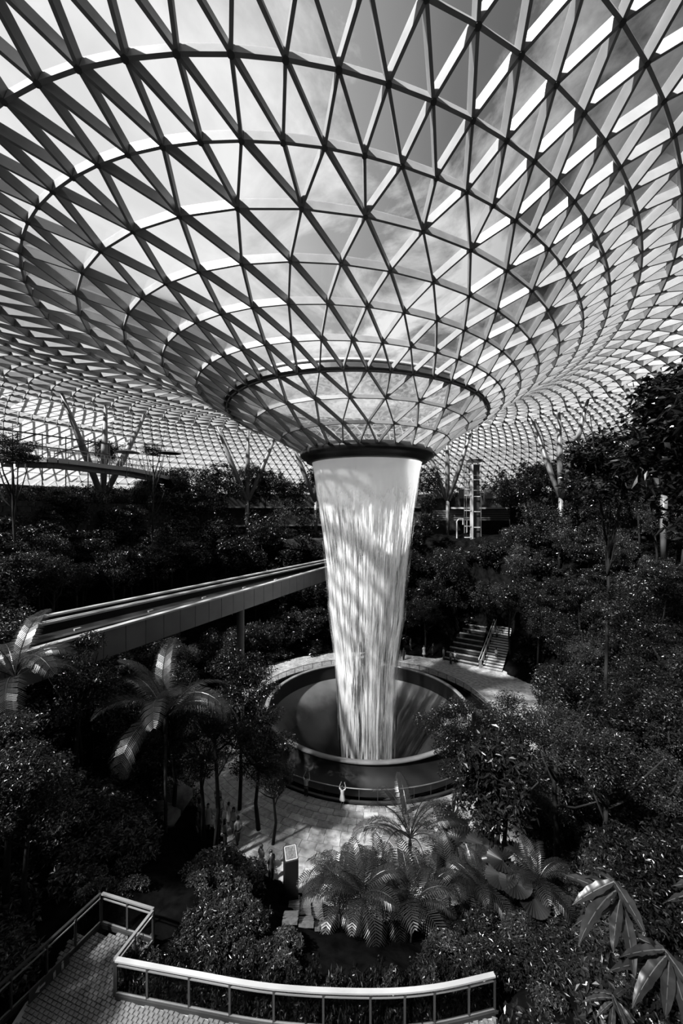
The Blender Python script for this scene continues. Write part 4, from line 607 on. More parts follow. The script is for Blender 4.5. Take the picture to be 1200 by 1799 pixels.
SHRUBS = """7.3,11.6,-14.6,0.5,0.4;6.1,11.8,-14.6,0.6,0.5;9,12.1,-14.6,0.8,0.6;10.4,12.2,-14.6,1.1,0.8;7.9,12.4,-14.6,0.8,0.6;-12.1,12.4,-14.6,1,0.8;-10.8,12.5,-14.6,1.3,1;-1.8,12.6,-14.6,0.8,0.6;11.8,12.8,-14.6,1.6,1.2;-2.5,12.8,-14.6,0.8,0.6;7,12.8,-14.6,0.9,0.7;6.3,12.8,-14.6,0.8,0.6;4.3,12.9,-14.7,0.8,0.6;5,12.9,-14.7,0.9,0.6;12.7,12.9,-14.6,1.2,0.9;-12.9,13.1,-14.6,0.9,0.7;3,13.1,-14.8,0.7,0.5;9,13.2,-14.6,0.5,0.4;7.6,13.3,-14.6,0.9,0.7;5.2,13.3,-14.7,0.5,0.4;-3.4,13.4,-14.6,0.6,0.5;-4.4,13.5,-14.6,0.8,0.6;14.1,13.5,-14.6,1.7,1.3;10,13.5,-14.6,0.9,0.7;-5.3,13.5,-14.6,0.6,0.5;8.2,13.5,-14.6,0.6,0.4;4.5,13.5,-14.9,0.6,0.5;-13.5,13.5,-14.6,1,0.7;3.7,13.6,-15,0.8,0.6;-1.8,13.6,-14.7,0.6,0.5;-11.7,13.6,-14.6,1,0.7;8.8,13.8,-14.6,0.7,0.5;7.7,13.9,-14.7,0.6,0.4;6.2,14,-15,0.9,0.6;12.1,14,-14.6,1.4,1;-5,14,-14.6,0.8,0.6;9.4,14,-14.6,1.4,1;6.9,14,-14.9,0.7,0.5;3.6,14.2,-15.4,0.6,0.4;11,14.2,-14.6,0.9,0.7;-14.1,14.3,-14.6,1.1,0.8;-12.3,14.3,-14.6,1.5,1.1;-2.9,14.4,-14.8,0.5,0.4;-4.2,14.4,-14.7,0.8,0.6;8.1,14.4,-14.9,0.5,0.4;-3.5,14.4,-14.7,0.8,0.6;-4.8,14.5,-14.6,0.6,0.5;5.3,14.5,-15.4,0.9,0.7;7.5,14.6,-15,0.8,0.6;14,14.7,-14.6,0.9,0.7;4.2,14.7,-15.7,0.6,0.5;15.2,14.7,-14.6,1.5,1.1;12.4,14.8,-14.6,0.9,0.7;10,14.9,-14.8,1.3,1;5.4,15,-15.8,0.6,0.5;8,15.1,-15.3,0.8,0.6;-9.4,15.2,-14.6,0.8,0.6;-4.9,15.2,-14.8,0.6,0.4;-5.3,15.2,-14.8,0.5,0.4;-15.1,15.3,-14.6,1,0.7;6.4,15.3,-15.8,0.8,0.6;11.8,15.4,-14.7,1.4,1.1;-8.1,15.4,-14.6,0.7,0.5;-4.4,15.4,-15.1,0.6,0.4;13.8,15.5,-14.6,1,0.8;-14.2,15.6,-14.6,1.1,0.8;-8.5,15.6,-14.6,0.5,0.4;9.1,15.6,-15.3,0.9,0.7;7.3,15.6,-15.8,0.8,0.6;5,15.6,-16.4,0.5,0.4;4.5,15.6,-16.5,0.6,0.4;-10,15.7,-14.6,0.8,0.6;5.4,15.8,-16.5,0.5,0.4;8.4,15.9,-15.7,0.9,0.7;14.7,15.9,-14.6,0.8,0.6;10.8,16,-15.1,1.1,0.8;16.1,16,-14.6,1.4,1.1;11.5,16.1,-15,0.8,0.6;-5.8,16.1,-15.1,0.7,0.5;12.5,16.2,-14.8,1.1,0.9;-10.9,16.2,-14.6,1.4,1;6.7,16.2,-16.6,0.6,0.5;-13,16.2,-14.6,0.9,0.7;-16,16.3,-14.6,1.6,1.2;14.2,16.3,-14.6,1.4,1.1;9.6,16.4,-15.7,1.1,0.9;5.1,16.4,-17.2,0.6,0.5;-8.9,16.6,-14.6,0.8,0.6;5.8,16.6,-17.2,0.8,0.6;8,16.7,-16.5,0.7,0.5;-15.4,16.8,-14.6,0.9,0.7;-5.1,16.8,-15.8,0.9,0.7;-6.3,16.8,-15.3,0.6,0.5;-4.4,16.8,-16.1,0.8,0.6;-12.6,16.9,-14.6,1.1,0.8;-13.5,16.9,-14.6,1,0.7;-14.5,16.9,-14.6,1.7,1.2;15.3,17,-14.6,0.9,0.7;-5.8,17,-15.7,0.9,0.7;12.9,17,-15,1.1,0.8;7.4,17.1,-17.2,0.8,0.6;8.7,17.1,-16.8,0.7,0.5;4.9,17.2,-18.1,0.5,0.4;6.4,17.2,-17.7,0.5,0.4;-9.4,17.2,-14.7,1.5,1.2;-8.8,17.3,-14.9,0.6,0.4;-4.9,17.3,-16.3,0.6,0.5;10.7,17.4,-16.2,1.4,1;5.8,17.5,-18.1,0.5,0.4;14.7,17.5,-14.8,1.1,0.8;8.1,17.5,-17.4,0.9,0.6;-16,17.5,-14.6,1,0.8;-10.5,17.5,-14.6,1.1,0.8;9.5,17.6,-16.8,0.9,0.7;13.6,17.6,-15.1,1.2,0.9;6.4,17.7,-18.2,1.1,0.8;11.9,17.7,-15.8,1,0.7;16.9,17.7,-14.6,1.4,1;-6.3,17.9,-16.2,1,0.8;-16.8,17.9,-14.6,1.1,0.8;-4.7,18,-17,0.8,0.6;-11.6,18,-14.6,1.5,1.1;-9.9,18.2,-14.9,1.3,1;17.9,18.2,-14.6,0.8,0.6;-15.7,18.2,-14.6,0.8,0.6;-12.5,18.3,-14.6,0.8,0.6;7.2,18.3,-18.6,1.4,1;-17.7,18.3,-14.6,1.7,1.2;10.4,18.4,-17.2,0.9,0.6;-13.7,18.5,-14.6,1.6,1.2;12.6,18.5,-16.2,1.6,1.2;14.4,18.6,-15.4,0.9,0.7;-14.5,18.6,-14.6,0.9,0.7;8,18.7,-18.6,0.8,0.6;8.9,18.8,-18.4,1.7,1.2;11.5,18.9,-17.2,1.4,1;-9.8,19,-15.4,1,0.8;-12.6,19.1,-14.6,0.9,0.7;-5.1,19.2,-18,1,0.8;-11.6,19.2,-14.8,1.4,1.1;6.3,19.2,-19.7,0.9,0.6;-16,19.4,-14.6,1,0.7;13.4,19.4,-16.5,1.4,1.1;14.5,19.4,-15.9,1.3,1;18.3,19.5,-14.7,0.9,0.7;-10.6,19.5,-15.3,1.1,0.8;17.2,19.6,-14.9,1.1,0.8;7.6,19.7,-19.7,1.5,1.1;10.2,19.7,-18.6,0.9,0.7;-6.2,19.7,-17.8,1.4,1;-18.1,19.8,-14.6,1.4,1.1;-18.9,19.9,-14.6,1,0.8;-15.3,19.9,-14.6,1.7,1.2;-12.6,20,-15,1.4,1;11,20.1,-18.6,1.7,1.3;-17,20.1,-14.6,1.1,0.8;13.1,20.3,-17.5,0.9,0.6;-4.9,20.4,-19.2,1.3,1;15.3,20.4,-16.2,1.5,1.1;-20.3,20.4,-14.3,1.4,1;19.4,20.4,-14.8,0.9,0.7;9.2,20.4,-19.7,1,0.8;18.7,20.4,-14.9,0.8,0.6;-11,20.5,-15.8,0.9,0.7;8.3,20.5,-20.1,1,0.8;16.8,20.5,-15.6,1.3,1;14.2,20.5,-16.9,1,0.7;20.8,20.7,-14.7,1.6,1.2;12.5,20.8,-18.3,1.5,1.2;11.5,20.8,-18.9,1,0.8;-14.1,20.9,-15,0.9,0.7;-13.2,20.9,-15.2,1.3,1;19.3,21.2,-15.2,1.7,1.2;-19.1,21.3,-14.3,1,0.7;-15.9,21.3,-14.9,1,0.7;15.7,21.3,-16.7,1,0.7;-12.3,21.4,-15.9,1.3,1;11,21.4,-19.7,0.9,0.7;-6.1,21.5,-19.6,0.9,0.6;-11,21.6,-16.7,0.8,0.6;-7.2,21.6,-19.1,0.9,0.7;-14.8,21.7,-15.3,1.1,0.8;-20.9,21.7,-13.8,1.3,1;12.2,21.8,-19.4,0.9,0.7;8.8,21.8,-20.8,1,0.7;14.2,21.8,-18.1,1.6,1.2;18.5,21.9,-15.9,1.2,0.9;-18.1,21.9,-14.6,0.9,0.7;21.1,22,-15.2,1.2,0.9;10.7,22.1,-20.4,1.4,1;20.2,22.1,-15.5,1.1,0.9;-13.6,22.1,-15.9,1.3,1;17.2,22.1,-16.6,1.6,1.2;-17.1,22.3,-15,1.3,1;-5,22.3,-20.6,1.2,0.9;-20.1,22.4,-13.9,1.1,0.8;12.9,22.4,-19.4,1.5,1.1;-22,22.4,-13.2,1.3,1;-18.8,22.5,-14.4,1.5,1.1;-6.3,22.8,-20.4,1,0.7;20.5,22.8,-15.9,0.9,0.6;19.4,22.9,-16.3,1.3,1;12.2,22.9,-20.2,1,0.8;-14.3,23,-16.3,0.9,0.7;-11.9,23.1,-17.4,1.2,0.9;-16.5,23.1,-15.5,1,0.8;14.6,23.2,-19,1.6,1.2;-20,23.3,-13.9,1.6,1.2;16.5,23.3,-18,1.4,1.1;-12.9,23.4,-17.2,1.3,1;13.3,23.4,-20,1.3,1;17.8,23.5,-17.4,1.2,0.9;-6.6,23.5,-20.7,0.8,0.6;21.3,23.6,-16,1.5,1.1;-15.3,23.6,-16.3,0.9,0.7;-21.8,23.7,-12.9,1.1,0.8;-18.8,23.8,-14.6,1.1,0.8;-13.8,23.8,-17.1,0.9,0.7;22.8,23.9,-15.3,1.4,1;20.3,23.9,-16.6,0.8,0.6;-23.3,24,-12,1.6,1.2;14.2,24,-19.8,0.9,0.7;-17.3,24,-15.5,1.6,1.2;-16.2,24.3,-16.3,1,0.8;-11.3,24.3,-18.8,0.9,0.7;15.2,24.3,-19.5,1.5,1.1;-19,24.7,-14.6,1.6,1.2;-19.9,24.8,-14.1,0.8,0.6;18.9,25,-18,0.9,0.7;15.3,25.1,-20,0.9,0.7;13.7,25.3,-20.8,0.8,0.6;-12.5,25.4,-18.9,0.8,0.6;21.4,25.4,-16.8,1.7,1.3;-21,25.4,-13.4,1.4,1.1;22.4,25.8,-16.2,0.9,0.7;-11.8,25.8,-19.6,0.8,0.6;23.3,25.8,-15.6,1.3,1;-24.4,25.8,-10.9,1.6,1.2;-15.1,25.9,-17.8,1.6,1.2;18.9,26.3,-18.9,1,0.7;-13,26.5,-19.3,1.6,1.2;24.3,26.5,-15.1,1.4,1;-17.9,26.7,-16.1,0.8,0.6;-14.6,26.8,-18.6,0.9,0.7;-19.5,26.8,-14.9,1.2,0.9;-20.6,26.9,-14,1.4,1;20.5,26.9,-18.1,1.3,1;16.7,27.5,-20.6,1.6,1.2;-15,27.5,-18.6,0.9,0.7;-13.1,27.7,-19.9,1.4,1;17.7,27.9,-20.3,0.9,0.7;-26.4,28,-9.3,1,0.8;23,28.1,-16.9,1.7,1.3;-21.8,28.2,-13.3,1.5,1.1;26.1,28.4,-14.2,1.6,1.2;24.5,28.7,-15.8,1.3,1;27.4,28.9,-13,1.3,1;-11.7,28.9,-20.8,1.4,1;18.3,29,-20.3,1.4,1.1;-14.6,29,-19.5,1.5,1.2;-13.8,29.2,-20,0.9,0.7;22.3,29.3,-18,1,0.8;-19.1,29.3,-16.2,0.8,0.6;-25.5,29.4,-10,1.7,1.3;26.7,29.6,-14,0.9,0.7;29,29.6,-11.6,1.3,1;-13.2,29.7,-20.5,1.7,1.2;-21.4,30.1,-14.2,1.2,0.9;17.8,30.1,-20.8,1.5,1.1;-26.7,30.1,-8.8,2.2,1.7;-15.4,30.2,-19.5,1.2,0.9;-28.1,30.3,-7.7,1.2,0.9;-17.5,30.6,-18.2,1.6,1.2;-14.5,30.7,-20.2,1.4,1;-19.2,30.9,-16.7,2.2,1.7;-22.2,30.9,-13.6,1.6,1.2;19.4,31,-20.5,1.4,1.1;-30.1,31.4,-6.3,1.6,1.2;26.4,31.4,-15.1,1.3,1;-27.7,31.5,-8,2.1,1.6;-20.6,31.6,-15.6,1.3,1;30.8,31.6,-10.1,2.1,1.6;23.9,31.8,-17.8,1.3,1;-15.9,31.8,-19.8,1.6,1.2;-14.1,31.8,-20.7,1.5,1.1;21.3,31.9,-19.8,1.2,0.9;-26.7,32.8,-9.1,1.2,0.9;-18.1,33,-18.5,1.4,1;22.2,33.3,-19.7,2,1.5;26.9,33.4,-15.4,2.2,1.7;25.5,33.5,-17,1.1,0.8;-20.4,33.6,-16.5,1.8,1.4;30.5,34.1,-11.3,2,1.5;32.7,34.2,-8.6,1.1,0.8;-15.1,34.3,-20.8,2.1,1.5;24,34.3,-18.7,1.4,1.1;-21.6,34.4,-15.3,1.7,1.3;-16.8,34.6,-20,2,1.5;-28.1,34.8,-7.8,1.7,1.3;-31.5,35.2,-5.6,1.8,1.4;33.8,35.6,-7.9,1.1,0.9;-22.2,35.7,-14.9,1.7,1.3;26.4,35.7,-16.9,1.1,0.8;-29.1,35.9,-7.2,1.9,1.5;29.7,36,-13.2,1.4,1;27.8,36,-15.5,1.6,1.2;-18.8,36.1,-18.7,1.8,1.4;25.5,36.1,-18.1,1.2,0.9;-33.8,36.3,-5.2,1.8,1.4;23.2,36.6,-20.1,1.9,1.4;-30.3,36.6,-6.4,1.5,1.1;-32.4,36.7,-5.3,1.2,0.9;-16.7,36.9,-20.5,2,1.5;32.7,37.2,-9.9,2.2,1.7;34.2,37.5,-8.3,1.3,1;30.7,37.5,-12.7,1.8,1.3;28.3,37.6,-15.6,2.3,1.7;24.6,37.9,-19.6,2,1.5;26.9,38.4,-17.6,1.7,1.3;36.9,38.5,-5.9,2.3,1.7;23.2,38.7,-20.7,1.5,1.1;-34.4,38.8,-5.2,1.7,1.3;-16.9,39,-20.6,1.3,0.9;-32.4,39.5,-5.4,1.1,0.8;24.6,39.7,-20.1,1.3,1;-31.5,39.8,-5.9,2.2,1.7;26.7,40,-18.4,1.9,1.4;-28.3,40.7,-8.4,2.2,1.6;-33.2,41,-5.3,1.8,1.3;38.3,41.3,-5.3,1.9,1.4;-19.4,41.4,-18.9,1.2,0.9;-31.7,41.6,-5.8,1.9,1.4;-17.3,41.8,-20.5,1.8,1.4;29.3,41.9,-16.1,1.2,0.9;36.7,42,-6.8,2.3,1.7;31.9,42,-12.7,1.8,1.4;39.3,42.4,-4.8,1.2,0.9;-30.6,42.6,-6.5,1.3,1;-19.8,42.8,-18.5,1.1,0.8;34.6,42.9,-9.3,1.7,1.3;-39.2,42.9,-5.2,1.8,1.4;25.8,43,-19.9,1.3,1;33,43.4,-11.5,1.5,1.1;31.4,44,-13.8,1.3,1;37.4,44.1,-6.4,1.3,1;-30.2,44.7,-6.7,1.4,1.1;29.3,44.7,-16.6,1.1,0.9;-35.3,44.7,-5.2,1.7,1.3;36.4,44.8,-7.5,1.1,0.8;-28.3,45,-8.4,1.9,1.4;-22.4,45.1,-15.4,1.2,0.9;26.8,45.4,-19.4,1.2,0.9;37.5,45.5,-6.4,1.3,1;-38,45.6,-5.2,1.6,1.2;-19.8,45.7,-18.2,1.7,1.2;28.4,46.1,-17.8,1.7,1.3;-30.2,46.5,-6.5,1.2,0.9;-32.1,46.6,-5.5,1.3,0.9;-17.6,47.1,-19.9,1.8,1.4;-34,47.3,-5.2,1.8,1.4;37.9,47.9,-6.1,2,1.5;35.7,48.2,-8.3,1.9,1.4;-16.2,48.2,-20.6,2.2,1.6;39.4,48.5,-4.9,1.4,1;-32.3,48.9,-5.3,2,1.5;-29.8,48.9,-6.5,1.7,1.3;-39.2,49.5,-5.2,1.7,1.3;-26.7,49.7,-9.2,1.5,1.1;-31,49.8,-5.7,1.6,1.2;29,50,-16.6,1.3,1;38.2,50.4,-5.6,2.1,1.6;-34.2,50.4,-5.2,1.5,1.1;34.7,50.4,-9.1,1.4,1.1;39.7,50.5,-4.6,1.4,1.1;36,50.6,-7.6,1.3,1;-27.6,50.6,-8,1.6,1.2;27.6,50.6,-17.9,2.1,1.5;-17.8,51,-18.7,2,1.5;-19.1,51.1,-17.4,1.1,0.8;-32.2,51.3,-5.2,1.3,1;-37.6,51.5,-5.2,1.7,1.3;-29,51.7,-6.6,1.5,1.1;31.9,51.9,-12.1,1.5,1.2;27.7,52,-17.2,1.2,0.9;-32.9,52.1,-5.2,1.3,1;29.8,52.4,-14.7,1.3,1;36.4,52.6,-6.8,1.9,1.4;-16.7,52.6,-18.9,2.1,1.6;24.4,52.7,-19.7,1.7,1.3;-13.5,52.9,-20.7,2.1,1.6;-28.3,53,-6.8,1.4,1.1;27.3,53.1,-17.1,1.2,0.9;-26.8,53.5,-7.9,1.7,1.3;-32.9,53.5,-5.2,1.3,1;-29.6,53.9,-5.8,2.2,1.7;25.7,54.1,-17.9,1.7,1.3;-31.2,54.1,-5.3,2,1.5;-14.6,54.5,-19.5,2.2,1.6;-35.3,54.8,-5.2,2.1,1.6;39.3,54.8,-4.4,1.5,1.1;-39.8,55,-5.2,2,1.5;-33.5,55.1,-5.2,2.1,1.6;32.6,55.2,-9.6,2,1.5;-12.9,55.8,-19.9,2.3,1.7;-30.7,56.5,-5.2,2.7,2;-26.4,56.5,-7.1,2.8,2.1;34.6,56.6,-6.9,1.8,1.3;-38.9,56.7,-5.2,2.6,1.9;-32.6,56.9,-5.2,2.4,1.8;-9.3,57,-20.9,2.4,1.8;38,57.1,-4.5,2.9,2.1;-10.7,57.2,-20.3,1.5,1.2;28.4,57.3,-12.7,3,2.3;32,57.4,-8.9,1.7,1.3;-35.4,57.6,-5.2,1.7,1.3;-28.8,59,-5.3,2.4,1.8;-9.3,60,-19.3,2.7,2;-4.5,60,-20.8,2.3,1.8;30.8,60.1,-8,1.9,1.4;27.9,60.3,-10.5,1.5,1.1;36.7,60.5,-4.3,2.3,1.7;32.4,60.6,-6.4,2.3,1.7;-21.9,60.8,-8.6,2.1,1.6;-29.7,60.8,-5.2,2.9,2.2;-39.1,61.1,-5.2,2.2,1.7;5.8,61.2,-20.8,1.8,1.4;-18.7,61.5,-10.9,2.9,2.2;-25.9,61.6,-5.7,3,2.3;38.9,62.1,-4.2,2.7,2;36.5,62.4,-4.2,1.7,1.3;-37.3,62.5,-5.2,1.8,1.4;9.5,62.5,-19.3,2.3,1.7;1.8,62.5,-20.1,3.2,2.4;-15.2,62.8,-12.8,2.2,1.6;-10,62.8,-16.5,2.3,1.7;-4.5,62.9,-18.9,3,2.2;12.7,62.9,-17.9,2.6,1.9;-27.9,63,-5.2,3.1,2.3;32,63,-5.3,1.9,1.5;-17.5,63.1,-10.6,2.1,1.6;28.7,63.2,-7.2,3.1,2.3;34.1,63.2,-4.4,2.8,2.1;-24.9,63.2,-5.6,1.8,1.3;-19,63.3,-9.2,1.7,1.3;-8,63.3,-17.2,1.6,1.2;5,63.5,-19.2,2,1.5;-2.3,64.1,-18.3,2.7,2.1;-21.6,64.1,-6.8,2.2,1.6;-9.7,64.3,-15.2,1.6,1.2;39,64.3,-4.2,2.5,1.8;13.3,64.4,-15.9,1.8,1.4;-16.6,64.8,-9.8,3.1,2.3;-7.5,64.8,-15.8,1.7,1.3;24.6,64.9,-8.5,1.6,1.2;31.5,64.9,-4.7,2.5,1.8;-25.9,65,-5.2,2.1,1.5;-30.9,65.2,-5.2,1.6,1.2;1.2,65.2,-17.7,2.6,2;-34.1,65.5,-5.2,2.9,2.1;-17.8,65.5,-8.3,1.7,1.3;8.3,65.5,-16.6,2.7,2;-8.9,65.6,-14.1,2.9,2.1;12.2,65.7,-15,2.3,1.7;-39.4,65.7,-5.2,3.1,2.3;-4.9,66,-15.6,2.5,1.9;34.1,66,-4.2,2.3,1.7;-27.7,66.1,-5.2,2.2,1.6;20.4,66.3,-18.2,2.3,1.7;6.6,66.3,-15.9,1.5,1.2;38.9,66.4,-4.2,1.5,1.1;25.6,66.5,-6.5,1.9,1.4;-22,66.6,-5.6,1.7,1.3;22.7,66.8,-7.8,2.3,1.8;-11.7,66.8,-11.3,2.8,2.1;37.3,66.8,-4.2,3.1,2.3;-14.6,67.1,-9.1,2.3,1.8;-28.1,67.4,-5.2,1.6,1.2;-33.8,67.5,-5.2,1.6,1.2;29.6,68.1,-4.3,1.9,1.4;-0.5,68.4,-13.8,3.2,2.4;-21,68.6,-5.3,1.7,1.3;12.8,68.6,-11.1,3.1,2.3;4.5,68.6,-13.3,1.9,1.4;39.3,68.6,-4.2,3,2.2;-24.2,68.7,-5.2,1.5,1.1;15.7,68.7,-9.5,2.1,1.6;-38.4,68.7,-5.2,2.5,1.9;-15.5,69.2,-6.9,3.2,2.4;-29.2,69.2,-5.2,1.7,1.3;7.3,69.2,-12,1.8,1.3;-4.1,69.6,-11.5,2.6,1.9;30.8,69.9,-4.2,3.1,2.4;-21.2,70.1,-5.2,2.5,1.9;0.8,70.4,-11.5,2.3,1.7;-26,70.8,-5.2,2.7,2;-30.5,71,-5.2,1.9,1.5;-2.2,71.1,-10.2,3,2.3;-39.9,71.2,-5.2,2,1.5;9.6,71.5,-8.5,1.9,1.4;37.1,72,-4.2,2.7,2;-20,72.1,-5.2,3,2.3;2.8,72.2,-8.7,3.1,2.4;-36.8,72.2,-5.2,2.7,2;-18.2,72.2,-5.2,1.8,1.3;34,72.4,-4.2,2.2,1.7;-14.6,72.5,-5.5,2.3,1.8;30.7,72.7,-4.2,1.7,1.3;-8.4,72.8,-6.9,1.6,1.2;-6.4,72.8,-7.4,2.3,1.7;-30.8,72.9,-5.2,2.3,1.7;-38.8,72.9,-5.2,2.1,1.6;-1.1,73,-8.3,2.3,1.8;-23.7,73.2,-5.2,3.1,2.3;7.1,73.3,-7.1,2.8,2.1;-11.9,73.3,-5.7,1.8,1.4;-25.7,73.6,-5.2,1.7,1.3;0.9,74.1,-7.4,2.6,1.9;35.5,74.4,-4.2,2.7,2;-18.4,74.4,-5.2,1.9,1.4;11.4,75,-5,2.5,1.9;-4.6,75,-6.1,2.4,1.8;32.6,75.1,-4.2,1.8,1.3;-31.5,75.1,-5.2,1.8,1.3;4.3,75.2,-5.6,2.1,1.6;-0.1,75.3,-6.4,1.8,1.4;-8.4,75.4,-5.4,2.4,1.8;-29.4,75.4,-5.2,2.8,2.1;-12.1,75.7,-5.2,3,2.2;8,75.8,-5,1.8,1.4;-36.5,75.9,-5.2,3,2.2;39.6,76,-4.2,1.6,1.2;14,76.1,-4.3,3.1,2.3;-6.4,76.2,-5.4,1.9,1.4;-18.5,76.4,-5.2,3,2.2;-22.4,76.4,-5.2,3.1,2.3;-25.3,76.5,-5.2,3.1,2.3;-14.5,76.7,-5.2,2.4,1.8;36.9,77,-4.2,1.8,1.3;31.8,77.1,-4.2,2.1,1.6;-2.5,77.2,-5.3,2.2,1.7;6.3,77.4,-4.3,2,1.5;-5.2,77.4,-5.2,2.2,1.6;-27,77.7,-5.2,2.2,1.6;-30.9,77.8,-5.2,2,1.5;16,78,-4.2,2.4,1.8;-20.6,78.3,-5.2,1.6,1.2;-7.2,78.5,-5.2,2.9,2.2;2.2,78.6,-5.2,2,1.5;-38,78.6,-5.2,2.9,2.2;-2.3,78.8,-5.2,1.5,1.1;33.5,78.8,-4.2,1.9,1.4;-23.5,78.9,-5.2,2.6,1.9;12,79.1,-4.2,2.6,1.9;-4.1,79.1,-5.2,2.2,1.7;-19,79.2,-5.2,3,2.3;31.7,79.4,-4.2,2.8,2.1;-21.8,79.4,-5.2,2.2,1.6;-36,79.5,-5.2,2.3,1.7;-16.5,79.6,-5.2,3,2.2;5.1,79.9,-4.2,2.4,1.8"""

zones = {'far_left': ('dark round tree in the far row left of the waterfall, under the roof edge', 'far row of trees left of the falls'),
 'left_bank': ('dark leafy tree on the shaded left bank above the rail viaduct', 'trees on the left bank above the viaduct'),
 'left_low': ('shadowed tree low on the left bank in front of the rail viaduct', 'trees low on the left in front of the viaduct'),
 'far_right': ('dark tree in the far row right of the waterfall, by the lift tower', 'far row of trees right of the falls'),
 'right_bank': ('glossy leafed tree high on the right bank below the roof', 'trees high on the right bank'),
 'right_low': ('thin trunked tree low on the right bank beside the plaza', 'trees low on the right by the plaza'),
 'behind': ('dim tree directly behind the falling water', 'trees behind the waterfall')}
def zone(x, y):
    u = 600 + 700 * x / y
    if 560 < u < 740 and y > 45: return 'behind'
    if u < 600: return 'far_left' if y > 62 else 'left_bank' if (y > 38 or x < -24) else 'left_low'
    return 'far_right' if y > 62 else 'right_bank' if (y > 38 or x > 24) else 'right_low'
TR = [tuple(map(float, r_.split(','))) for r_ in TREES.split(';')]; TR = [q for q in TR if not (q[1] < 22.5 and -9.3 < q[0] < 1) and not (abs((q[0] + 8) * .6 - (q[1] - 26.5) * .8) < 2.3 and -15 < q[0] < -7)]; SH = [tuple(map(float, r_.split(','))) for r_ in SHRUBS.split(';')]
def split(L, n, ir):                     # the n that show largest in the photo, and the rest
    q = sorted(L, key=lambda t: -t[ir] / t[1]); return q[:n], q[n:]
ORD = ['leftmost', 'second from the left', 'third from the left', 'fourth from the left', 'fifth from the left', 'sixth from the left', 'seventh from the left', 'eighth from the left', 'ninth from the left', 'tenth from the left',
 'eleventh from the left', 'twelfth from the left', 'thirteenth from the left', 'fourteenth from the left', 'fifteenth from the left', 'sixteenth from the left', 'seventeenth from the left', 'eighteenth from the left', 'nineteenth from the left', 'twentieth from the left'] + ['twenty %s from the left' % w for w in 'first second third fourth fifth sixth seventh eighth ninth'.split()] + ['thirtieth from the left'] + ['thirty %s from the left' % w for w in 'first second third fourth fifth sixth seventh eighth ninth'.split()]
def name_all(items):                     # items: (u, adjectives, place, object); counted from the left within each look and place
    d = {}
    for it in items: d.setdefault((it[1], it[2]), []).append(it)
    for (adj, place), L in d.items():
        L.sort(key=lambda q: q[0])
        for i, it in enumerate(L):
            it[3]['label'] = '%s tree %s' % (adj, place) if len(L) == 1 else '%s of the %s %s %s' % (ORD[min(i, 38)], adj, it[4], place)
place = {'far_left': 'in the far left row', 'left_bank': 'above the viaduct', 'left_low': 'below the viaduct', 'far_right': 'in the far right row', 'right_bank': 'high on the right', 'right_low': 'right of the plaza', 'behind': 'behind the falls'}
look = {'tier': 'tiered', 'round': 'round headed', 'airy': 'fine leafed', 'big': 'broad leafed'}
items = []
TR1, TR2 = split(TR, 275, 4); SH1, SH2 = split(SH, 290, 3)
for (x, y, g, H, rx, hz) in TR1:
    z = zone(x, y); lb, gp_ = zones[z]
    st = rt.choices(['tier', 'round', 'airy', 'big'], [4, 4, 3 if x > 0 else 1, 1.5])[0]
    o = tree(x, y, g, H, rx, hz, st, lb, gp_); items.append((x / y, ('tall ' if H > 7 else 'short ' if H < 5.2 else 'middling ') + look[st], place[z], o, 'trees'))
name_all(items); items = []
for (x, y, g, rx, hz) in SH1:
    k = rt.randrange(3)
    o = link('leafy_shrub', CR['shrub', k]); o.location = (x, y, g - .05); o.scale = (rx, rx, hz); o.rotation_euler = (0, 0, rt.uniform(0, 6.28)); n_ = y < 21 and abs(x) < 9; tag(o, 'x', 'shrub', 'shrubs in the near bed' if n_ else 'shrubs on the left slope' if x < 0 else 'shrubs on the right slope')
    dep = 'near bed' if n_ else 'near %s slope' if y < 22 else 'middle %s slope' if y < 35 else 'upper %s slope' if y < 50 else 'far %s slope'
    if not n_: dep = dep % ('left' if x < 0 else 'right')
    items.append((x / y, ('small ' if rx < 1.15 else 'wide ' if rx > 1.6 else 'medium ') + ('glossy', 'matt', 'pale')[k], 'in the ' + dep, o, 'shrubs'))
name_all(items)
for it in items:
    if ' tree ' in it[3]['label']: it[3]['label'] = it[3]['label'].replace(' tree ', ' shrub ')
# the remaining small ones, joined
lows = [crown_array(70 + i, 700, .2, .1, ('round', 'tier', 'shrub')[i]) for i in range(3)]
acc = []
for i, (x, y, g, H, rx, hz) in enumerate(TR2): acc.append(lows[i % 2] * np.array([rx, rx, hz]) + np.array([x, y, g + H - hz]))
if acc: tag(link('forest_thicket', quads_mesh('forest_thicket', np.concatenate(acc), M['leafB'])), 'small distant tree crowns filling the gaps between the forest trees', 'trees', kind='stuff')
acc = []
for i, (x, y, g, rx, hz) in enumerate(SH2): acc.append(lows[2] * np.array([rx, rx, hz]) + np.array([x, y, g - .05]))
if acc: tag(link('undergrowth', quads_mesh('undergrowth', np.concatenate(acc), M['leafA'])), 'low dark undergrowth between the shrubs on the slopes', 'undergrowth', kind='stuff')
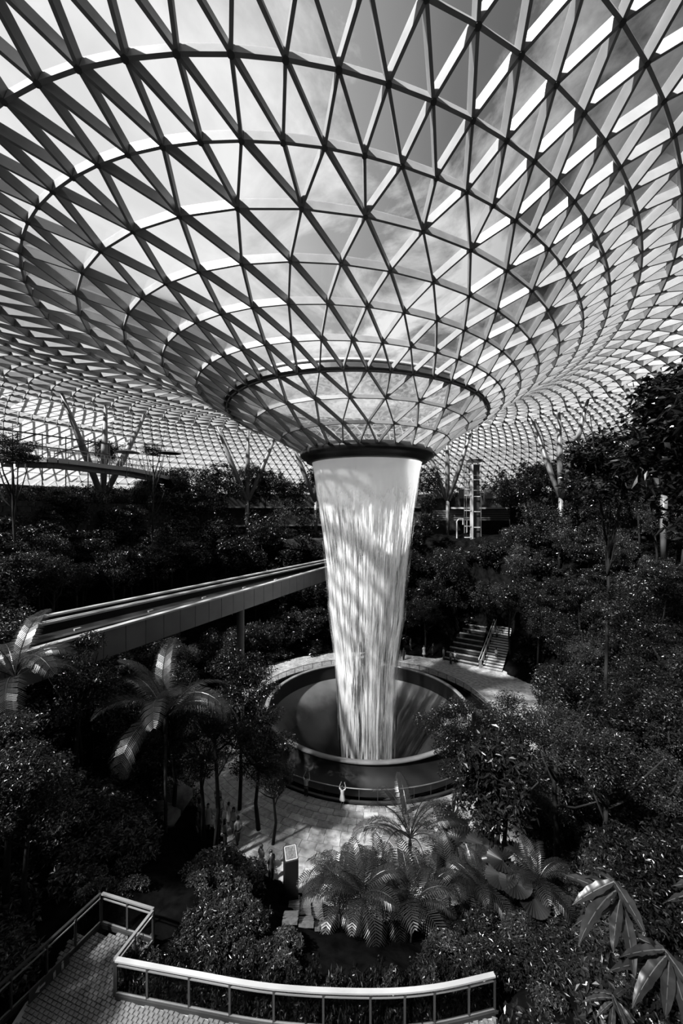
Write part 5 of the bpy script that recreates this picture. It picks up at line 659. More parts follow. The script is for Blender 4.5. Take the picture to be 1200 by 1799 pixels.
# trees one can point at:        x, y, height, crown radius, crown half height
HERO = [(-7.3, 28.4, 12.0, 3.2, 3.8, 'near', 'broad dark tree just left of the basin, hiding the viaduct pier foot'),
 (-4.4, 25.4, 5.6, 1.5, 1.2, 'near', 'small tiered tree overhanging the plaza left of the basin'),
 (-5.5, 26.6, 8.6, 2.4, 2.6, 'near', 'dark tree touching the left edge of the basin rim, before the viaduct pier'),
 (-8.7, 25.0, 8.2, 2.0, 2.2, 'near', 'dark tree over the waiting crowd, right of the big left palm'),
 (-10.6, 25.0, 10.2, 2.2, 2.4, 'near', 'leafy tree right behind the big left palm'),
 (-14.2, 21.6, 9.2, 2.3, 2.6, 'near', 'bushy tree whose top covers the near end of the viaduct'),
 (-18.0, 23.0, 7.5, 2.6, 2.4, 'near', 'rounded tree at the left edge behind the cut-off palm'),
 (7.6, 26.5, 9.0, 2.5, 2.6, 'near', 'dark tiered tree just right of the basin leaning over its rim'),
 (9.6, 24.0, 7.0, 2.4, 1.9, 'near', 'tree with spreading tiers below and right of the basin'),
 (11.8, 28.0, 8.5, 2.8, 2.7, 'near', 'wide pale leafed tree right of the basin with visible branches'),
 (15.5, 27.0, 11.0, 2.9, 2.9, 'near', 'tall leafy tree at mid height on the right, above the trunks'),
 (20.5, 26.0, 14.0, 3.1, 3.2, 'near', 'tall tree filling the right edge at eye level'),
 (12.6, 21.5, 6.5, 2.2, 1.7, 'near', 'slender trunked tree among the lit trunks at lower right'),
 (16.6, 21.5, 8.5, 2.4, 2.2, 'near', 'pale flecked tree at the right edge above the large leaves'),
 (14.6, 15.6, 5.6 - ground(14.6, 15.6), 2.9, 3.4, 'big', 'tall broad leafed tree at the right edge reaching up to the roof'),
 (16.8, 19.0, 7.6 - ground(16.8, 19), 3.3, 3.4, 'big', 'large leafed tree at the far right rising above the bank'),
 (18.7, 28.0, 6.2 - ground(18.7, 28), 3.2, 3.0, 'big', 'dense round headed tree under the leaning steel column on the right'),
 (-26.0, 31.5, 6.6 - ground(-26, 31.5), 2.0, 1.5, 'tier', 'tree at the left edge rising beside the canopy bridge'),
 (-33.0, 56.0, 10.4 - ground(-33, 56), 2.3, 1.8, 'round', 'umbrella shaped tree between the arms of the left steel column'),
 (-12.4, 8.2, 7.6, 2.6, 2.2, 'near', 'unseen tree beside the landing, added outside the left edge to shade the bricks'), (-12.0, 14.2, 7.4, 2.2, 2.0, 'near', 'dark tree just left of the small landing at the lower left'),  # first tree is added out of view so its crown shades the bricks
 (-16.4, 9.6, 10.5, 3.0, 2.6, 'near', 'tall unseen tree added left of the balcony to shade it'),  # stands out of view, added to shade the walkway
 (-24.5, 52.0, 9.2 - ground(-24.5, 52), 1.6, 1.0, 'tier', 'flat tiered tree beside the end of the canopy bridge')]
for (x, y, H, rx, hz, st, lb) in HERO: tree(x, y, ground(x, y), H, rx, hz, st, lb)

# ---- palms
def frond_mesh(name, L, n, ll, droop, seed, up=.9, wid=.05):
    """arching rachis with paired narrow leaflets; grows along +x from the origin"""
    rnd = random.Random(seed); pts = []; a = up; p = Vector((0, 0, 0))
    for i in range(13):
        pts.append(p.copy()); p = p + Vector((math.cos(a), 0, math.sin(a))) * L / 12; a -= droop / 12 * (.5 + i / 9)
    mb = MB(); mb.tube(pts, [lerp(.035, .006, i / 12) * L / 3.5 for i in range(13)], 5); lf = MB()
    for i in range(n):
        f = .12 + .88 * i / (n - 1); q = f * 12; k = min(11, int(q)); b = pts[k].lerp(pts[k + 1], q - k); t = (pts[k + 1] - pts[k]).normalized()
        l = ll * (math.sin(PI * (f * .86 + .12)) ** .6) * rnd.uniform(.9, 1.05)
        for s in (-1, 1):
            d = (Vector((0, s, 0)) * .82 + t * .55 + Vector((0, 0, .18))).normalized(); w = t * wid * .5
            m1 = b + d * l * .55 + Vector((0, 0, -.06 * l)); e = b + d * l * .95 + Vector((0, 0, -.34 * l)) 
            lf.add([b - w * .6, b + w * .6, m1 + w, m1 - w, e], [(0, 1, 2, 3), (3, 2, 4)])
    me = bpy.data.meshes.new(name); nv = len(mb.v); me.from_pydata(mb.v + lf.v, [], mb.f + [tuple(i + nv for i in f) for f in lf.f]); me.materials.append(M['palm']); return me
FR = [frond_mesh('frond', 4.2, 52, .95, 1.9, 1, .95, .05), frond_mesh('frond', 4.2, 52, .95, 2.3, 2, .6, .05), frond_mesh('frond', 4.0, 50, .9, 1.2, 3, 1.35, .05)]
FS = [frond_mesh('frond', 1.9, 24, .62, 1.7, 4, 1.0, .05), frond_mesh('frond', 1.9, 24, .6, 2.2, 5, .7, .05), frond_mesh('frond', 1.7, 22, .55, 1.1, 6, 1.3, .05)]
def palm(x, y, g, h, sc, fr, n, label, seed, rad=.11, group=None, name='feather_palm', tilt=()):
    rnd = random.Random(seed); root = empty(name, (x, y, g)); tag(root, label, 'palm', group)
    if h > .3:
        mb = MB(); mb.tube([(0, 0, -.2), (.02, 0, h * .5), (0, 0, h)], [rad * 1.25, rad * .85, rad * .8], 10); mb.tube([(0, 0, h), (0, 0, h + .35 * sc), (0, 0, h + .9 * sc)], [rad * .85, rad * 1.25, rad * .4], 10); mb.build('trunk', M['bark'], root, True)
        t = h + .75 * sc
    else: t = 0
    for i in range(n):
        o = link('frond', fr[rnd.randrange(len(fr)) if n < 6 else (0, 1, 0, 2)[i % 4] % len(fr)], root); o.location = (0, 0, t); a = 2 * PI * i / n + rnd.uniform(-.2, .2)
        o.rotation_euler = (rnd.uniform(-.25, .25), rnd.uniform(-.2, .25), a); s = sc * rnd.uniform(.85, 1.1); o.scale = (s, s, s)
    return root
palm(-9.95, 22.5, PLAZA, 8.7, 1.22, FR, 13, 'tall feather palm with a slim straight trunk left of the plaza', 1)
palm(-15.0, 18.3, ground(-15, 18.3), -8.3 - ground(-15, 18.3), .9, FR, 11, 'feather palm cut off by the left edge of the photo', 2)
palm(3.7, 21.5, PLAZA, 2.9, .92, FR, 12, 'young feather palm with upright fronds in front of the basin', 3, .09)
cl = [(.1, 18.9, .9), (.9, 18.0, 1.2), (1.7, 19.4, 1.4), (2.9, 18.3, 1.3), (.2, 17.0, 1.0), (1.9, 16.8, .9), (3.7, 17.2, 1.1), (-.1, 16.2, .6), (5.0, 18.4, 1.2), (-.3, 17.6, .7), (.8, 15.6, .6), (2.7, 15.5, .5)]
ou = sorted(range(len(cl)), key=lambda i: cl[i][0] / cl[i][1]); CLN = {i: '%s of the small clumping palms below the young palm' % ORD[r] for r, i in enumerate(ou)}
for i, (x, y, h) in enumerate(cl):
    palm(x, y, ground(x, y), h, 1.0 + (i % 3) * .08, FS, 11, CLN[i], 20 + i, .05, 'clumping palms in the near bed', 'clumping_palm')
palm(5.6, 16.0, ground(5.6, 16), .8, .9, FS, 11, 'low palm with bright flecked fronds right of the clump', 41, .05, None, 'clumping_palm')
palm(7.4, 15.0, ground(7.4, 15), .7, .9, FS, 11, 'low palm near the right end of the curved handrail', 42, .05, None, 'clumping_palm')
# fan palm: pleated round blades on stalks
def fan_mesh(seed):
    rnd = random.Random(seed); mb = MB(); mb.tube([(0, 0, 0), (.45, 0, .75), (.8, 0, 1.0)], [.02, .015, .01], 5); n = 22; c = Vector((.8, 0, 1.0))
    vs = [c]; R = .68
    for i in range(2 * n + 1):
        a = -2.3 + 4.6 * i / (2 * n); r = R * (1 if i % 2 else .93); vs.append(c + Vector((r * math.cos(a), r * math.sin(a), (.07 if i % 2 else -.03) - .18 * r * math.cos(a))))
    mb.add(vs, [(0, i, i + 1) for i in range(1, 2 * n + 1)])
    me = bpy.data.meshes.new('fan_blade'); me.from_pydata(mb.v, [], mb.f); me.materials.append(M['palm']); return me
FM = fan_mesh(1)
def fan_palm(x, y, h, n, s, label):
    root = empty('fan_palm', (x, y, ground(x, y))); tag(root, label, 'palm'); mb = MB(); mb.tube([(0, 0, -.2), (0, 0, h)], [.07, .05], 8); mb.build('trunk', M['bark'], root, True)
    for i in range(n):
        o = link('fan_blade', FM, root); o.location = (0, 0, h - .1); o.rotation_euler = (0, rt.uniform(-.25, .5), 2 * PI * i / n); o.scale = (s,) * 3
fan_palm(6.3, 19.0, 2.0, 11, 1.25, 'dark fan palm with round pleated blades right of the young palm')
fan_palm(6.9, 15.6, 1.2, 9, .9, 'small fan palm with pleated blades behind the curved handrail')

# ---- large leaved plants close to the camera at lower right
def blade_mesh(L, W_, curl, seed):
    vs = []; n = 12
    for i in range(n + 1):
        f = i / n; w = W_ * (math.sin(PI * min(1, f * .97 + .03)) ** .7) * (1 - .25 * f); z = -curl * f * f
        for s in (-1, -.5, 0, .5, 1): vs.append((f * L, s * w / 2, z + abs(s) * w * .16 + .012 * math.sin(i * 2.3 + s)))
    fs = [(i * 5 + j, i * 5 + j + 1, i * 5 + j + 6, i * 5 + j + 5) for i in range(n) for j in range(4)]
    me = bpy.data.meshes.new('leaf'); me.from_pydata(vs, [], fs); me.materials.append(M['bigleaf']); me.shade_smooth()
    mb = MB(); mb.tube([(f / 6 * L, 0, -curl * (f / 6) ** 2 + .004) for f in range(7)], [.008, .007, .006, .005, .004, .003, .001], 5)
    m2 = bpy.data.meshes.new('midrib'); m2.from_pydata(mb.v, [], mb.f); m2.materials.append(M['rib']); return me, m2
M['bigleaf'] = mat('big_leaf', .02, .36, .4, noise=(7, .012, .026), trans=.15); M['rib'] = mat('leaf_rib', .06, .5)
BL = [blade_mesh(.56, .15, .10, 1), blade_mesh(.62, .16, .2, 2)]
def leaf_plant(x, y, z, h, n, s, label, seed, lean=(0, 0), rng=(0, 2 * PI), rm=BL):
    rnd = random.Random(seed); root = empty('broad_leaf_plant', (x, y, z)); tag(root, label, 'plant'); tip = Vector((lean[0], lean[1], h))
    mb = MB(); mb.tube([(0, 0, -.4), tip * .5 + Vector((.03, 0, 0)), tip], [.03, .024, .016], 7); mb.build('stem', M['bark'], root, True)
    for i in range(n):
        me, m2 = rm[i % 2]; a = rng[0] + (rng[1] - rng[0]) * (i + rnd.uniform(-.2, .2)) / n; f = 1 - .32 * (i % 4) / 4
        o = link('leaf', me, root); o.location = tip * f; o.rotation_euler = (rnd.uniform(-.3, .3), rnd.uniform(-.15, .55), a); q = s * rnd.uniform(.8, 1.1); o.scale = (q,) * 3; link('midrib', m2, o)
L1, L2 = math.radians(95), math.radians(290)
leaf_plant(3.8, 4.9, -5.9, 1.35, 9, 1.15, 'large leaved plant close by at the lower right, its long leaves spread over the dark', 61, (-.45, .0), (L1, L2))
leaf_plant(3.95, 4.5, -5.7, .75, 9, 1.05, 'large leaved plant lower down at the right edge, below the spreading leaves', 62, (-.3, 0), (L1, L2))
leaf_plant(3.2, 4.7, -6.2, .5, 11, .55, 'short plant with bright speckled leaves in the bottom right corner', 63)
leaf_plant(4.5, 4.6, -5.6, 1.55, 9, 1.0, 'broad leaved plant mostly cut off by the right edge', 64, (-.1, 0), (L1, L2))
for i, (x, y, r) in enumerate(((2.9, 5.6, .8), (3.6, 5.2, .7), (2.2, 6.6, .8), (3.9, 4.4, .6), (1.9, 8.0, .9), (3.2, 7.2, .9), (4.6, 6.0, 1.0), (4.6, 8.2, 1.2), (2.7, 4.3, .45))):
    o = link('leafy_shrub', CR['shrub', i % 3]); o.location = (x, y, ground(x, y) - .1); o.scale = (r, r, r * .9); tag(o, '%s of the close shrubs under the large leaves, lower right' % ORD[i], 'shrub', 'close shrubs at the lower right')
# ---------------------------------------------------------------- rail viaduct
ZT = -6.9
NEAR = [(-20.6, 8.5), (-13.9, 23.2), (-8.0, 36.2), (-1.8, 50.0), (4.0, 63.0), (7.5, 71)]; FARE = [(-26.0, 15.0), (-19.5, 26.5), (-12.6, 38.8), (-6.3, 50.0), (.4, 62.0), (4.5, 70)]
via = empty('rail_viaduct', (-10, 38, ZT)); tag(via, 'elevated rail viaduct crossing from the left edge behind the waterfall', 'viaduct'); VO = Vector((-10, 38, ZT))
def along(P, s):                         # s in segments
    k = min(int(s), len(P) - 2); f = s - k; return Vector((lerp(P[k][0], P[k + 1][0], f), lerp(P[k][1], P[k + 1][1], f), ZT))
NS = 5
def strip(off_in, off_top, w, h, P, Q, mb):       # beam parallel to edge P, shifted towards Q
    pts = [along(P, s).lerp(along(Q, s), off_in) - VO for s in [i * .25 for i in range(NS * 4 + 1)]]
    for a, b in zip(pts, pts[1:]): mb.bar(a + Vector((0, 0, off_top)), b + Vector((0, 0, off_top)), w, h)
mb = MB(); strip(.5, -1.2, 3.4, .45, NEAR, FARE, mb); mb.build('deck_slab', M['black'], via)
pn = 0
for i in range(NS * 10):                 # side panels, each with its own joints
    a = along(NEAR, i / 10) - VO; b = along(NEAR, (i + 1) / 10) - VO; mb = MB(); d = (b - a).normalized() * .02
    mb.bar(a + d + Vector((0, 0, -1.65)), b - d + Vector((0, 0, -1.65)), .14, 1.6); mb.build('side_panel', M['grey_panel'], via)
mb = MB(); strip(.01, -.05, .42, .12, NEAR, FARE, mb); mb.build('coping', M['white_metal'], via)
mb = MB(); strip(.015, -.02, .42, .12, FARE, NEAR, mb); mb.build('coping', M['white_metal'], via); mb = MB(); strip(.0, -1.5, .15, 1.46, FARE, NEAR, mb); mb.build('far_parapet', M['black'], via)
for q, w in ((.10, .16), (.15, .10), (.18, .05), (.78, .05), (.86, .05)):
    mb = MB(); strip(q if q < .5 else q, -.30 if q < .5 else -.95, w, .14, FARE, NEAR, mb); mb.build('running_rail', M['white_metal'] if q < .5 else M['dark_metal'], via)
mb = MB(); strip(.5, -.72, .5, .1, NEAR, FARE, mb); mb.build('guide_beam', M['dark_metal'], via)
for i in range(26):
    p = along(NEAR, i / 5.3 + .1).lerp(along(FARE, i / 5.3 + .1), (.36, .62)[i % 2]) - VO; mb = MB(); mb.box(p + Vector((0, 0, -.68)), (.16, .42, .12), -.45); mb.build('track_marker', M['white_metal'], via)
for s in (.55, 2.05, 3.5, 4.6):
    p = along(NEAR, s).lerp(along(FARE, s), .42); g = ground(p.x, p.y); mb = MB(); mb.tube([p - VO + Vector((0, 0, -1.3)), Vector((p.x, p.y, g - .5)) - VO], .36, 14); mb.box(p - VO + Vector((0, 0, -1.45)), (1.6, .8, .5), -.45); mb.build('pier', M['grey_panel'], via)

# ---------------------------------------------------------------- canopy bridge on the left
CB = [(-36, 33), (-34, 40), (-30, 42), (-28, 48), (-27, 51), (-27.2, 57), (-28, 64), (-29.5, 72), (-31, 79)]
ZB = 5.6
def smooth_path(P, n):
    out = []
    for i in range(len(P) - 1):
        p0 = P[max(i - 1, 0)]; p1 = P[i]; p2 = P[i + 1]; p3 = P[min(i + 2, len(P) - 1)]
        for k in range(n):
            t = k / n; out.append(tuple(.5 * (2 * b + (c - a) * t + (2 * a - 5 * b + 4 * c - d) * t * t + (3 * b - a - 3 * c + d) * t ** 3) for a, b, c, d in zip(p0, p1, p2, p3)))
    out.append(tuple(P[-1])); return out
cp = smooth_path(CB, 6); br = empty('canopy_bridge', (-30, 50, ZB)); tag(br, 'curved pale walkway bridge with railings at the upper left', 'bridge'); BO = Vector((-30, 50, ZB))
mb = MB(); mu = MB(); mf = MB()
for (a, b) in zip(cp, cp[1:]):
    A = Vector((a[0], a[1], ZB)) - BO; B = Vector((b[0], b[1], ZB)) - BO; d = (B - A).normalized(); s = Vector((d.y, -d.x, 0))
    mb.bar(A - s * 1.0, B - s * 1.0, 2.6, .15, lift=-.25); mf.bar(A + s * .34, B + s * .34, .08, .5, lift=-.45); mu.bar(A - s, B - s, .7, .7, lift=-.95)
mb.build('deck', M['concrete'], br); mf.build('edge_fascia', M['white_metal'], br); mu.build('box_girder', M['grey_panel'], br)
hr = MB(); n = 0
for side, off in ((1, .3), (-1, -2.2)):
    L = [Vector((a[0], a[1], ZB)) - BO for a in cp]; Q = []
    for i, p in enumerate(L):
        d = (L[min(i + 1, len(L) - 1)] - L[max(i - 1, 0)]).normalized(); Q.append(p + Vector((d.y, -d.x, 0)) * off)
    mb = MB(); mb.tube([q + Vector((0, 0, 1.1)) for q in Q], .035, 6); mb.build('handrail', M['rail_metal'], br)
    mb = MB()
    for z in (.3, .55, .8): mb.tube([q + Vector((0, 0, z)) for q in Q], .012, 4)
    mb.build('rail_cable', M['grey_panel'], br)
    for i in range(len(Q)):
        mb = MB(); mb.box(Q[i] + Vector((0, 0, .5)), (.05, .05, 1.15)); mb.build('rail_post', M['grey_panel'], br)
# raised steel frame behind it at the far left
fr = empty('steel_trellis', (-38, 47, 5)); tag(fr, 'dark steel frame with thin posts above the bridge at the left edge', 'frame')
for z in (8.6, 10.0): mb = MB(); mb.bar((-8, -5, z - 5), (8.0, 4.5, z - 6.3), .14, .16); mb.build('top_beam', M['dark_metal'], fr)
for i in range(9):
    f = i / 8; x, y = lerp(-8, 8, f), lerp(-5, 4.5, f); mb = MB(); mb.box((x, y, 1.2), (.09, .09, 7.2 - 1.2 * f)); mb.build('post', M['dark_metal'], fr)
for i in range(3): mb = MB(); mb.bar((-7 + i * 5, -4.4 + i * 3, 2.0), (-3.6 + i * 5, -2.3 + i * 3, 4.6 - i * .4), .12, .14); mb.build('brace', M['dark_metal'], fr)
# garden parasols by the bridge end
for i, (x, y, z) in enumerate(((-25.6, 47.5, 7.3), (-21.8, 50.5, 7.6))):
    r = empty('parasol', (x, y, z - 2.6)); mb = MB(); mb.lathe([(.01, 2.75), (.6, 2.66), (1.45, 2.42), (1.42, 2.40), (.6, 2.6), (.01, 2.68)], seg=16); mb.build('canopy', M['dark_metal'], r); mb = MB(); mb.tube([(0, 0, -.6), (0, 0, 2.7)], .03, 6); mb.build('pole', M['dark_metal'], r)
    tag(r, ('flat dark parasol right of the left column group', 'second dark parasol, nearer the far tree row')[i], 'parasol')
# terrace retaining wall under the bridge, in courses of stone
rw = empty('retaining_wall', (-29, 44, -3)); tag(rw, 'dim curved stone terrace wall below the canopy bridge', 'wall'); blocks = 0; rest = MB()
rnd = random.Random(4); bm_ = None
for row in range(7):
    for i in range(34):
        a = math.radians(150 + row % 2 * .8 + i * 1.65); R = 34.5; x, y = AX + R * math.cos(a), AY - 4 - R * math.sin(a) * -1 * .9
        x, y = AX - R * math.cos(math.radians(-22 + i * 1.65 + row % 2 * .8)), AY + R * math.sin(math.radians(-22 + i * 1.65 + row % 2 * .8))
        if bm_ is None:
            mb = MB(); mb.box((0, 0, 0), (.35, .96, .52)); o = mb.build('stone_block', M['concrete'], rw); bm_ = o.data
        else: o = link('stone_block', bm_, rw)
        o.location = (x + 29 + rnd.uniform(-.03, .03), y - 44, -.6 + row * .54 + 1.2); o.rotation_euler = (0, 0, math.atan2(y - AY, x - AX))

# ---------------------------------------------------------------- gallery and lift tower right of the falls
gal = empty('gallery_building', (25, 78, -6)); tag(gal, 'low gallery building with louvred band behind the glass lift', 'building')
mb = MB(); mb.box((0, 4, 3), (16, 6, 12)); mb.build('wall', M['concrete'], gal)
mb = MB(); mb.box((1.5, -.5, 6.75), (11, 3.2, .32)); mb.build('slab_edge', M['white_metal'], gal)
for i in range(5): mb = MB(); mb.box((0, -1.2, 6.2 - i * .42), (15, .12, .28)); mb.build('louvre', M['grey_panel'], gal)
for i in range(3): mb = MB(); mb.box((-5 + i * 5, .6, 9.6), (3.8, .3, 1.8)); mb.build('upper_panel', M['grey_panel'], gal)
mb = MB(); mb.box((0, -.6, .9), (15, 2.6, .3)); mb.build('lower_slab', M['concrete'], gal)
pf = empty('bent_pipe_frame', (21.0, 72.5, -6)); mb = MB(); mb.tube([(0, 0, 1.0), (0, 0, 4.3), (.3, 0, 4.7), (1.1, 0, 4.75), (1.1, 0, 3.7)], .12, 8); mb.build('bent_pipe', M['white_metal'], pf); mb = MB(); mb.tube([(1.8, 0, 2.3), (1.8, 0, 4.5)], .1, 8); mb.build('short_pipe', M['white_metal'], pf); tag(pf, 'white hooked pipe at the foot of the gallery beside the lift', 'pipe')
lift = empty('lift_tower', (23.1, 71.5, -6)); tag(lift, 'slim glass lift tower with pale frames and one white mast', 'lift tower')
mb = MB(); mb.box((.15, -.3, 7), (.5, .34, 15.6)); mb.build('mast', M['white_metal'], lift)
mb = MB(); mb.box((1.1, .8, 7), (1.3, 1.3, 15.2)); mb.build('shaft_core', M['dark_metal'], lift)
for z in (14.6, 12.7, 11.9, 10.0, 8.9, 6.2, 3.4, 1.4):
    mb = MB(); mb.bar((-1.2, -.5, z), (0, -.5, z), .12, .16); mb.bar((.3, -.3, z - .2), (1.7, -.3, z - .2), .1, .14); mb.build('cross_frame', M['white_metal'], lift)
for x in (-1.2, -.85, 1.75): mb = MB(); mb.box((x, -.5, 8.5 if x < 1 else 7), (.08, .08, 12.5 if x < 0 else 14)); mb.build('upright', M['grey_panel'], lift)
mb = MB(); mb.box((-.6, .2, 12.2), (1.1, 1.2, 4.6)); mb.build('glass_car_shaft', M['rail_glass'], lift)
mb = MB(); mb.box((.9, .4, 15.2), (2.2, 2.2, .5)); mb.build('cap', M['dark_metal'], lift)
# portal where the track leaves the hall
po = empty('track_portal', (-2, 68, -14)); tag(po, 'dim concrete portal behind the left side of the falls', 'building')
mb = MB(); mb.box((-4.5, 2, 8.5), (7, 4, 1.6)); mb.build('lintel', M['concrete'], po)
mb = MB(); mb.box((-7.4, 2, 3.5), (1.2, 4, 9)); mb.build('side_wall', M['concrete'], po)
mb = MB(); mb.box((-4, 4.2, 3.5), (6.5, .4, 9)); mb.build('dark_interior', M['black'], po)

# ---------------------------------------------------------------- stepped terrace and stairs at the far right of the plaza
stt = empty('stone_stairs', (18.5, 54.0, PLAZA), -.558); tag(stt, 'broad stone steps climbing from the far right of the plaza', 'stairs')
for i in range(17):
    h = .19 * (i + 1); mb = MB(); mb.box((1.7, .6 + i * .62, h - .03), (2.6, .56, .07)); mb.build('step', STM[2], stt); mb = MB(); mb.box((1.7, .64 + i * .62, h / 2 - .04), (2.55, .5, h - .03)); mb.build('riser', M['concrete'], stt)
for i in range(8):
    h = .38 * (i + 1); mb = MB(); mb.box((-2.6, .8 + i * 1.3, h - .04), (5.0 - i * .25, .42, .09)); mb.build('seat_step', STM[3], stt); mb = MB(); mb.box((-2.6, .86 + i * 1.3, h / 2 - .05), (4.9 - i * .25, .4, h - .05)); mb.build('riser', M['concrete'], stt)
for x in (.08, .4): mb = MB(); mb.bar((x, 0, 1.15), (x, 10.4, 4.3), .08, .08); mb.build('handrail', M['white_metal'], stt)
for i in range(7): mb = MB(); mb.box((.24, .3 + i * 1.65, .6 + i * .5), (.38, .08, 1.2)); mb.build('rail_post', M['grey_panel'], stt)

# ---------------------------------------------------------------- information pillar
tp = empty('information_pillar', (-2.75, 21.6, PLAZA), .28); tag(tp, 'dark square information pillar with a framed slanted top at the plaza edge', 'information pillar')
def wedge(mb, w, d, z0, zf, zb, ins=0):
    mb.add([(-w/2, -d/2, z0), (w/2, -d/2, z0), (w/2, d/2, z0), (-w/2, d/2, z0), (-w/2, -d/2, zf), (w/2, -d/2, zf), (w/2, d/2, zb), (-w/2, d/2, zb)], [(0,3,2,1),(4,5,6,7),(0,1,5,4),(1,2,6,5),(2,3,7,6),(3,0,4,7)])
mb = MB(); wedge(mb, .72, .72, 0, 2.55, 2.85); mb.build('body', M['black'], tp)
for (a, b) in (((-.30, -.30), (.30, -.30)), ((.30, -.30), (.30, .30)), ((.30, .30), (-.30, .30)), ((-.30, .30), (-.30, -.30))):
    za = 2.7 + a[1] * .4167; zb = 2.7 + b[1] * .4167; mb = MB(); mb.bar((a[0], a[1], za + .01), (b[0], b[1], zb + .01), .05, .03); mb.build('frame_strip', M['white_metal'], tp)
mb = MB(); wedge(mb, .56, .56, 2.55, 2.70 - .28 * .4167 + .012, 2.70 + .28 * .4167 + .012); mb.build('map_plate', mat('map_plate', .10, .4, noise=(9, .05, .16)), tp)
mb = MB()
for i in range(6): y = -.2 + i * .07; z = 2.70 + y * .4167 + .015; mb.bar((.0, y, z), (.2, y, z), .018, .004)
mb.build('text_lines', M['grey_panel'], tp)
# low timber-framed bed edge left of the pillar
be = empty('bed_rail', (-7.2, 20.2, PLAZA + .6)); tag(be, 'low double rail along the dark bed left of the pillar', 'railing')
for z in (0, .28): mb = MB(); mb.bar((-1.6, .9, z), (1.8, -.5, z), .07, .07); mb.build('rail', M['grey_panel'], be)
for i in range(4): f = i / 3; mb = MB(); mb.box((lerp(-1.6, 1.8, f), lerp(.9, -.5, f), -.3), (.06, .06, 1.1)); mb.build('post', M['dark_metal'], be)
# boulders by the crowd
def boulder(x, y, r, lab):
    rs = random.Random(int(x * 10 + y)); mb = MB(); vs = []; nu, nv = 10, 6
    for j in range(nv + 1):
        for i in range(nu):
            th = PI * j / nv; ph = 2 * PI * i / nu; q = r * (1 + .22 * math.sin(3 * ph + j) * math.sin(th)); vs.append((q * math.sin(th) * math.cos(ph) * 1.3, q * math.sin(th) * math.sin(ph), .62 * q * math.cos(th) + r * .35))
    mb.add(vs, [(j * nu + i, j * nu + (i + 1) % nu, (j + 1) * nu + (i + 1) % nu, (j + 1) * nu + i) for j in range(nv) for i in range(nu)])
    o = mb.build('boulder', M['stone_d'], None, True, (x, y, ground(x, y))); tag(o, lab, 'rock')
M['stone_d'] = mat('rough_boulder', .16, .7, .3, noise=(1.5, .08, .2), bump=(2, .8))
boulder(-12.3, 27.6, 1.5, 'large pale boulder left of the waiting crowd'); boulder(-11.2, 24.8, .9, 'rounded rock in front of the boulder by the crowd')

# ---------------------------------------------------------------- near balcony walkway
ZW = -14.45
walk = empty('balcony_walkway', (-6, 11.5, ZW)); tag(walk, 'brick paved balcony walkway along the bottom left', 'walkway'); WO = Vector((-6, 11.5, ZW))
arc = [(-6.7, 11.85), (-4.4, 11.5), (-1.9, 11.16), (.8, 11.05), (2.6, 11.15), (4.4, 11.46)]; ap = smooth_path(arc, 6)
def inside(x, y):
    if y < 8.8 or x < -10.6: return False
    if -9.15 < x < -6.45 and y < 13.6: return (x - -6.75) < .28 * (y - 11.85) + .05 if y > 11.8 else True
    if x <= -9.15: return x > -9.8 and y < 11.2
    for (a, b) in zip(ap, ap[1:]):
        if a[0] <= x <= b[0]: return y < lerp(a[1], b[1], (x - a[0]) / (b[0] - a[0])) - .05
    return False
mb = MB()
for (a, b) in zip(ap, ap[1:]):
    A, B = Vector((a[0], a[1], ZW)) - WO, Vector((b[0], b[1], ZW)) - WO
    mb.add([A, B, B + Vector((0, -2.6, 0)), A + Vector((0, -2.6, 0))] + [v + Vector((0, 0, -.5)) for v in (A, B, B + Vector((0, -2.6, 0)), A + Vector((0, -2.6, 0)))], [(0, 3, 2, 1), (4, 5, 6, 7), (0, 1, 5, 4), (2, 3, 7, 6)])
mb.box(Vector((-7.95, 10.3, ZW - .25)) - WO, (2.7, 3.2, .5)); mb.box(Vector((-7.75, 12.6, ZW - .25)) - WO, (2.4, 1.9, .5)); mb.build('mortar_bed', M['joint'], walk)
bw, bh = .17, .115; rnd = random.Random(2); bme = None; rest = MB(); cand = []
ca, sa = math.cos(-.32), math.sin(-.32)
for j in range(-50, 80):
    for i in range(-80, 90):
        x0 = (i + .5 * (j % 2)) * bw; y0 = j * bh; x, y = -7.5 + x0 * ca - y0 * sa, 11.5 + x0 * sa + y0 * ca
        if inside(x, y):
            u, v = proj((x, y, ZW)); cand.append((0 if (u > 60 and v < 1810 and y < 13.6) else 1, y, x))
cand.sort()
for r, (k, y, x) in enumerate(cand):
    if r < 300 and k == 0:
        if bme is None: mb = MB(); mb.box((0, 0, .02), (bw - .026, bh - .026, .05)); o = mb.build('brick', M['brick'], walk); bme = o.data
        else: o = link('brick', bme, walk)
        o.location = Vector((x, y, ZW)) - WO + Vector((0, 0, rnd.uniform(-.004, .004))); o.rotation_euler = (0, 0, -.32)
    else: rest.box(Vector((x, y, ZW + .02)) - WO, (bw - .026, bh - .026, .05), -.32)
tag(rest.build('brick', M['brick'], walk), kind='stuff')
